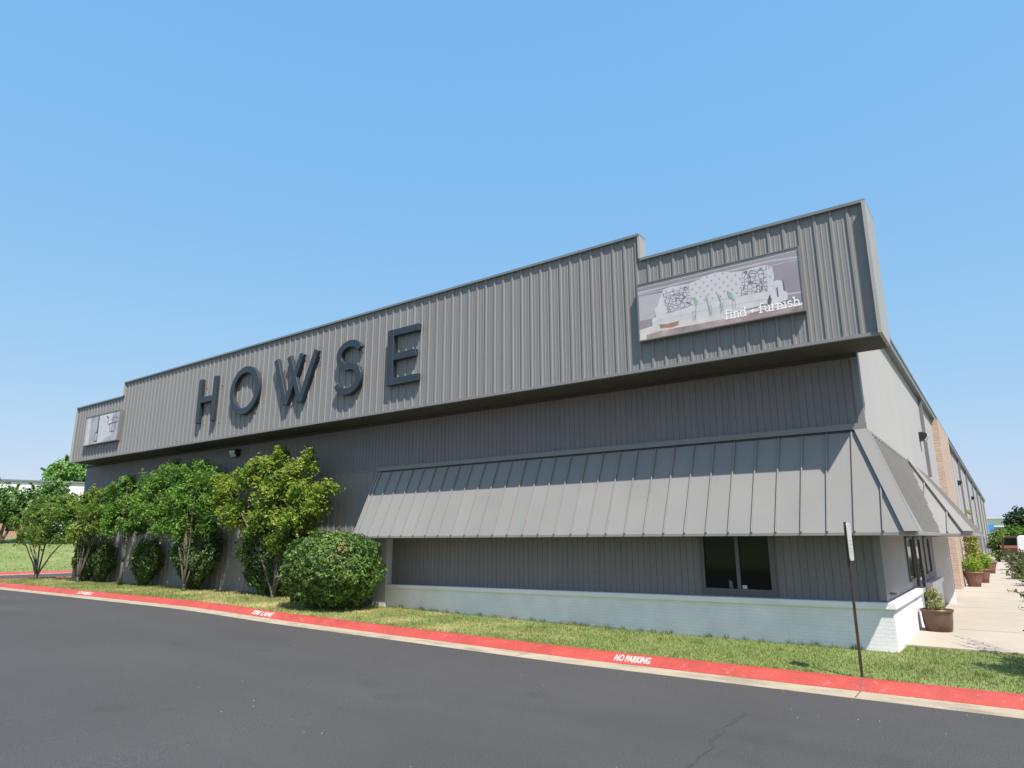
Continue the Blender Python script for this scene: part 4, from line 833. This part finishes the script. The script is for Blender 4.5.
def potplant(label, cl, leaf, base, dens, size, name='potted_shrub', cat='plant', sprigs=3, r0=.012):
    T = thing(name, label, cat, 'plants in the planters'); b = MB(); rr = random.Random(4); stems(b, base, [(x, y, z) for x, y, z, r in cl], r0, .005, rr=rr); b.build('stem', M['darkbark'], T, smooth=True)
    crown('foliage', clump_leaves(cl, dens, size, sprigs=sprigs, rough=.4), leaf, T); set_origin(T, base)
potplant('small yellow-green bush growing in the squat brown planter', [(.40, 3.38, .56, .11), (.52, 3.48, .68, .12), (.42, 3.5, .75, .11), (.57, 3.36, .53, .09), (.47, 3.4, .84, .07)], M['l_yellow'], (.47, 3.42, .38), 14000, .038)
potplant('lime green ball shrub in the nearer terracotta planter', [(.46, 20.35, .88, .38), (.60, 20.5, .86, .32), (.33, 20.4, .82, .29)], M['l_lime'], (.50, 20.4, .54), 6500, .055)
potplant('lime green mound in the farther terracotta planter', [(.74, 23.6, .98, .40), (.88, 23.5, .92, .32)], M['l_lime'], (.72, 23.6, .54), 6000, .06)
potplant('tall feathery yellow-green climber beside the tan brick pier', [(.58, 21.9, 1.2, .30), (.56, 21.9, 1.6, .32), (.58, 21.9, 2.0, .3), (.60, 21.9, 2.35, .24), (.55, 21.8, 2.7, .14), (.66, 21.9, 3.1, .10)], M['l_yellow'], (.56, 21.9, .0), 5000, .08, name='climbing_plant', sprigs=6)
potplant('low lime plant in the small far terracotta pot', [(.75, 34.0, .85, .3)], M['l_lime'], (.75, 34, .58), 2500, .08)

# ------------------------------------------------------------------ shrubs and young tree right of the walk
for lab, x, y, r, h in (('leafy shrub in the bed right of the walk, nearest of the row', 3.1, 13.4, .9, .85), ('dull green shrub in the bed, second along the walk', 3.0, 17.5, .9, .95), ('dull green shrub in the bed, third along the walk', 2.85, 22.5, .9, 1.0), ('dull green shrub in the bed, fourth along the walk', 2.6, 28.5, .95, 1.1), ('grey-green shrub at the narrow far end of the walk', 2.05, 40.0, .8, 1.2)):
    rr = random.Random(int(y)); cl = [(x + rr.uniform(-.5, .5) * r, y + rr.uniform(-1, 1) * r, h * rr.uniform(.25, .8), r * rr.uniform(.35, .55)) for _ in range(9)]
    tree('bed_shrub', lab, cl, (x, y, -.02), M['l_dull'], M['darkbark'], 1500, .085, .022, 8, 'shrubs in the bed right of the walk', 1.0, None, None, 7, cat='shrub', rough=.45)
cl = [(3.25, -.9, 2.0, .55), (3.6, -1.4, 2.4, .6), (3.0, -1.8, 2.3, .5), (3.4, -.3, 1.5, .5), (3.9, -.8, 1.8, .6), (2.75, -.6, 1.25, .28), (3.2, -2.1, 1.6, .45)]
T = tree('young_tree', 'young tree at the right edge whose thin leafy twigs reach over the walk', cl, (2.25, -.62, 0), M['l_dull'], M['darkbark'], 1500, .09, .03, 7, None, 1.0, None, None, 7, rough=.45)
tw = MB(); tips = [(1.80, .9, 1.70), (1.92, .6, 1.35), (1.66, 2.2, 1.62), (1.86, .8, 1.05), (1.94, .3, .78), (1.78, 1.9, 1.30), (1.98, .1, .45), (1.9, 1.2, 1.52)]
PP = []
for i, t in enumerate(tips):
    a = Vector((2.55, -.3 + .2 * (i % 3), max(.35, t[2] - .35))); t = Vector(t); m = a.lerp(t, .5) + Vector((0, 0, .08)); tw.tube([a, m, t], [.009, .006, .003], 5)
    for k in range(34):
        s = RNG.uniform(.15, 1.03); q = a.lerp(m, s * 2) if s < .5 else m.lerp(t, s * 2 - 1); PP.append((q.x + RNG.normal(0, .03), q.y + RNG.normal(0, .05), q.z + RNG.normal(0, .03)))
tb = tw.build('twig', M['darkbark'], T); tb.matrix_parent_inverse = Matrix.Translation((-2.25, .62, 0))
PP = np.array(PP); o = crown('twig_leaves', leaves(PP, np.tile([0, 0, 1.], (len(PP), 1)), .07), M['l_dull'], T); o.matrix_parent_inverse = Matrix.Translation((-2.25, .62, 0))

# ------------------------------------------------------------------ vehicles far along the walk
def wheel(parent, p, r, w):
    b = MB(); n = 18; prof = [(r * .72, -w / 2), (r * .97, -w / 2), (r, -w / 2 + .03), (r, w / 2 - .03), (r * .97, w / 2), (r * .72, w / 2)]
    rings = [[b.vert((p[0] + q * math.cos(2 * math.pi * k / n), p[1] + d, p[2] + q * math.sin(2 * math.pi * k / n))) for k in range(n)] for q, d in prof]
    for a, c in zip(rings, rings[1:]):
        for k in range(n): b.f.append([a[k], a[(k + 1) % n], c[(k + 1) % n], c[k]])
    o = b.build('wheel', M['tyre'], parent, smooth=True)
    b = MB()
    for q, d in ((r * .72, -w / 2 + .02), (r * .72, w / 2 - .02)): b.f.append([b.vert((p[0] + q * math.cos(2 * math.pi * k / n), p[1] + d, p[2] + q * math.sin(2 * math.pi * k / n))) for k in range(n)])
    b.build('rim', M['steel'], o)
def vehicle(name, label, cat, p, prof, width, paint, glassq, wheels, r):
    """side profile in x-z swept over the width; p = nose at ground level, x runs along the body"""
    T = thing(name, label, cat, 'vehicles parked beyond the walk'); x0, y0, z0 = p
    b = MB(); b.prism([(x0 + x, y0, z0 + z) for x, z in prof], [(x0 + x, y0 + width, z0 + z) for x, z in prof]); o = b.build('body', paint, T, bevel=.06); recalc(o)
    for q in glassq:
        g_ = MB(); g_.prism([(x0 + x, y0 - .006, z0 + z) for x, z in q], [(x0 + x, y0 + .004, z0 + z) for x, z in q]); w_ = g_.build('window', M['glass'], T); recalc(w_)
    for x in wheels:
        for yy in (y0 + .12, y0 + width - .12): wheel(T, (x0 + x, yy, z0 + r), r, .24)
    return T
T = vehicle('parked_van', 'white van parked beyond the shrubs right of the walk', 'van', (2.24, 50, .0), [(.0, .35), (.0, .95), (.03, 1.2), (.10, 2.0), (.22, 2.15), (3.7, 2.18), (4.0, 2.05), (4.5, 1.25), (5.0, 1.05), (5.1, .5), (5.0, .32)], 1.95, M['whitepaint'],
            [[(1.6, 1.3), (1.6, 1.9), (2.5, 1.9), (2.5, 1.3)], [(3.0, 1.3), (3.0, 1.9), (3.75, 1.9), (4.15, 1.3)]], (.95, 4.05), .35)
b = MB(); b.box(2.23, 2.27, 49.985, 50.1, 1.0, 1.25); b.build('tail_lamp', M['lightred'], T); b = MB(); b.box(2.15, 2.5, 49.97, 51.98, .36, .58); b.build('bumper', M['darkband'], T); set_origin(T, (4.7, 51, 0))
T = vehicle('parked_car', 'dark maroon estate car with orange lamps, half hidden left of the white van', 'car', (1.15, 57, .0), [(.0, .4), (.0, 1.0), (.06, 1.3), (.22, 1.98), (.5, 2.12), (3.2, 2.1), (3.9, 1.35), (4.75, 1.15), (4.8, .5), (4.7, .35)], 1.85, M['maroon'],
            [[(.25, 1.38), (.4, 1.95), (1.2, 1.97), (1.2, 1.38)], [(1.3, 1.38), (1.3, 1.97), (2.3, 1.97), (2.3, 1.38)]], (.9, 3.9), .36)
b = MB(); b.box(1.13, 1.25, 56.985, 57.2, 1.15, 1.4); b.box(1.40, 2.3, 56.985, 57.01, 1.14, 1.36); b.build('tail_lamp', M['orange'], T); set_origin(T, (3.5, 58, 0))

# ------------------------------------------------------------------ buildings far behind
T = thing('far_warehouse', 'low cream building with a bright blue panel far down the walk', 'building')
b = MB(); b.box(-9, 4.2, 122, 150, -.3, 5.1); b.build('wall', M['white_wall'], T)
b = MB(); b.box(-9.05, -.05, 121.9, 121.99, 3.0, 4.1); b.build('blue_panel', M['blue_sign'], T); b = MB(); b.box(-.03, 4.15, 121.9, 121.99, 2.9, 3.75); b.build('dark_band', M['darkband'], T)
b = MB(); b.box(-9.2, 4.4, 121.6, 150, 5.1, 5.22); b.build('roof', M['white_wall'], T); set_origin(T, (-2, 122, 0))
T = thing('white_warehouse', 'long white metal warehouse behind the trees at the far left', 'building')
def lbox(b, A, Bp, depth, z0, z1, off=0):
    A = Vector((*A, 0)); Bp = Vector((*Bp, 0)); d = (Bp - A).normalized(); n = Vector((-d.y, d.x, 0))
    c = [A - n * off, Bp - n * off, Bp + n * depth, A + n * depth]; b.prism([(p.x, p.y, z0) for p in c], [(p.x, p.y, z1) for p in c]); return b
b = MB(); lbox(b, (-92, -6), (-80, 26), 20, 1, 8.35); o = b.build('wall', M['white_wall'], T); recalc(o)
b = MB(); lbox(b, (-92.2, -6.5), (-79.9, 26.3), 20.2, 8.35, 8.5, .25); o = b.build('roof_edge', M['cap'], T); recalc(o); set_origin(T, (-95, 12, 2.4))
T = thing('brick_house', 'low orange brick building with dark windows and grey roof behind the far left trees', 'building')
b = MB(); lbox(b, (-77, -4), (-72.2, 10.6), 9, 1, 4.9); o = b.build('wall', M['redbrick'], T); recalc(o)
A = Vector((-77, -4, 0)); Bp = Vector((-72.2, 10.6, 0)); d = (Bp - A).normalized(); n = Vector((-d.y, d.x, 0))
def hp(u, v, z): q = A + d * u + n * v; return (q.x, q.y, z)
Ln = (Bp - A).length
b = MB(); b.prism([hp(-.5, -.6, 4.9), hp(Ln + .5, -.6, 4.9), hp(Ln - 4.0, 4.5, 7.6), hp(3.5, 4.5, 7.6)], [hp(-.5, 9.6, 4.9), hp(Ln + .5, 9.6, 4.9), hp(Ln - 4.0, 4.51, 7.62), hp(3.5, 4.51, 7.62)]); o = b.build('roof', M['greyroof'], T); recalc(o)
for u in (2, 5, 8, 11, 13.6):
    b = MB(); b.prism([hp(u, -.03, 2.9), hp(u + 1, -.03, 2.9), hp(u + 1, -.03, 4.4), hp(u, -.03, 4.4)], [hp(u, .02, 2.9), hp(u + 1, .02, 2.9), hp(u + 1, .02, 4.4), hp(u, .02, 4.4)]); o = b.build('window', M['glass'], T); recalc(o)
set_origin(T, (-75, 3, 1.8))

# ------------------------------------------------------------------ trees far behind
def fartree(label, cl, leaf, dens, size, group, name='far_tree', cat='tree'):
    T = thing(name, label, cat, group); x = sum(c[0] for c in cl) / len(cl); y = sum(c[1] for c in cl) / len(cl); zb = g(x) - .1
    b = MB(); stems(b, (x, y, zb), [c[:3] for c in cl], .12 if cat == 'tree' else .03, .03); b.build('trunk', M['darkbark'], T, smooth=True)
    crown('crown', clump_leaves(cl, dens, size, rough=.4, sprigs=4), leaf, T); set_origin(T, (x, y, zb))
GF = 'trees beyond the side drive'
c = [(x, y, z - .25, r * .95) for x, y, z, r in CL['farleft']]
fartree('mid green tree at the left picture edge in front of the brick building', [c[0], c[1], c[4], (c[0][0] - .6, c[0][1] - 1.6, 5.4, 1.3), (-65, 5.6, 4.2, 1.1)], M['l_far'], 700, .26, GF)
fartree('mid green tree in front of the white warehouse wall', [c[2], c[3], c[5], c[6], (-63.9, 9.0, 4.0, .9)], M['l_far'], 700, .26, GF)
fartree('tall bright green tree rising behind the white warehouse', [(x - 6, y + 1.7, z + .4, r * 1.1) for x, y, z, r in CL['farleft2']] + [(-108, 27, 8, 2.2), (-107, 30, 10.5, 2.2), (-106, 33, 9, 2.4)], M['l_bright'], 300, .42, GF)
GR = 'trees beyond the walk'
fartree('dark green tree at the right edge behind the olive bushes', CL['fartreeR'] + [(4.5, 104, 2.6, 1.6), (2.9, 103.6, 2.6, 1.1)], M['l_dark'], 350, .36, GR)
q = CL['farbushR']
fartree('yellow-green bush far down the walk beside the building end', [q[0], q[3], (1.0, 57.6, .7, .6)], M['l_spread'], 1100, .2, 'bushes far down the walk', 'far_bush', 'bush')
fartree('broad green bush behind the parked vehicles', [(x, y + 6, z, r * 1.1) for x, y, z, r in (q[1], q[2], q[4])] + [(2.0, 63.5, 1.2, .8), (3.2, 63.5, 1.2, .8)], M['l_slim'], 900, .2, 'bushes far down the walk', 'far_bush', 'bush')
c = CL['flowers']
T = thing('flowering_bush', 'low bush with orange flowers at the left edge of the far lawn', 'bush')
crown('foliage', clump_leaves(c + [(-77.6, 12.5, 2.7, .6)], 700, .2, rough=.4), M['l_spread'], T); crown('flower', clump_leaves([(x + .1, y, z + .1, r * .95) for x, y, z, r in c], 60, .28, inner=.9), M['flower'], T); set_origin(T, (-78.2, 10.5, 1.7))
rr = random.Random(11)
LBK = ['shrubby dark green tree on the far lawn, first from the left', 'dark bushy tree on the far lawn, left of the building corner', 'dark bushy tree on the far lawn, nearest the building corner']
for i, (x, y) in enumerate([(-70, 14.5), (-69, 18.5), (-68, 22.5)]):
    fartree(LBK[i], [(x + rr.uniform(-1, 1), y + rr.uniform(-1.6, 1.6), g(x) + rr.uniform(.7, 3.2), rr.uniform(.8, 1.3)) for _ in range(7)], M['l_far'], 500, .27, GF)

# ------------------------------------------------------------------ light, sky, camera
sun_dir = Vector((.555, -.357, 1.0)).normalized()
el = math.asin(sun_dir.z); az = math.atan2(sun_dir.x, sun_dir.y)
W = bpy.data.worlds.new('World'); S.world = W; W.use_nodes = True; N = W.node_tree.nodes; L = W.node_tree.links
sky = N.new('ShaderNodeTexSky'); sky.sky_type = 'NISHITA'; sky.sun_disc = False; sky.sun_elevation = el; sky.sun_rotation = az
sky.air_density = SKY_AIR; sky.dust_density = SKY_DUST; sky.ozone_density = SKY_OZONE; sky.altitude = 100
sep = N.new('ShaderNodeSeparateColor'); com = N.new('ShaderNodeCombineColor'); L.new(sky.outputs[0], sep.inputs[0])
for k, (pw, gain) in enumerate(SKY_GRADE):             # flatten the sky's range per channel, as the camera's tone curve did
    p = N.new('ShaderNodeMath'); p.operation = 'POWER'; p.inputs[1].default_value = pw; L.new(sep.outputs[k], p.inputs[0])
    q = N.new('ShaderNodeMath'); q.operation = 'MULTIPLY'; q.inputs[1].default_value = gain / (SKY_STR * 2 ** EXPO); L.new(p.outputs[0], q.inputs[0]); L.new(q.outputs[0], com.inputs[k])
L.new(com.outputs[0], N['Background'].inputs['Color']); N['Background'].inputs['Strength'].default_value = SKY_STR
sl = bpy.data.lights.new('sun', 'SUN'); sl.energy = SUN_STR; sl.angle = rad(.53); sl.color = (1, .935, .84); so = bpy.data.objects.new('sun', sl); COL.objects.link(so)
so.rotation_euler = (-sun_dir).to_track_quat('-Z', 'Y').to_euler(); so.location = (10, -20, 40)
cam = bpy.data.cameras.new('camera'); co = bpy.data.objects.new('camera', cam); COL.objects.link(co); S.camera = co
th, ph, ro = rad(36.044), rad(13.128), rad(-.171)
f = Vector((-math.sin(th) * math.cos(ph), math.cos(th) * math.cos(ph), math.sin(ph))); r = Vector((math.cos(th), math.sin(th), 0)); u = r.cross(f)
r2 = r * math.cos(ro) + u * math.sin(ro); u2 = -r * math.sin(ro) + u * math.cos(ro)
co.matrix_world = Matrix(((r2.x, u2.x, -f.x, 2.009), (r2.y, u2.y, -f.y, -14.441), (r2.z, u2.z, -f.z, 1.95), (0, 0, 0, 1)))
cam.sensor_width = 36; cam.lens = 668 / 1024 * 36; cam.clip_end = 3000; cam.clip_start = .1
S.view_settings.view_transform = 'Standard'; S.view_settings.look = 'None'; S.view_settings.exposure = EXPO; S.view_settings.gamma = 1
S.cycles.max_bounces = 6; S.cycles.transparent_max_bounces = 4; S.cycles.use_denoising = True
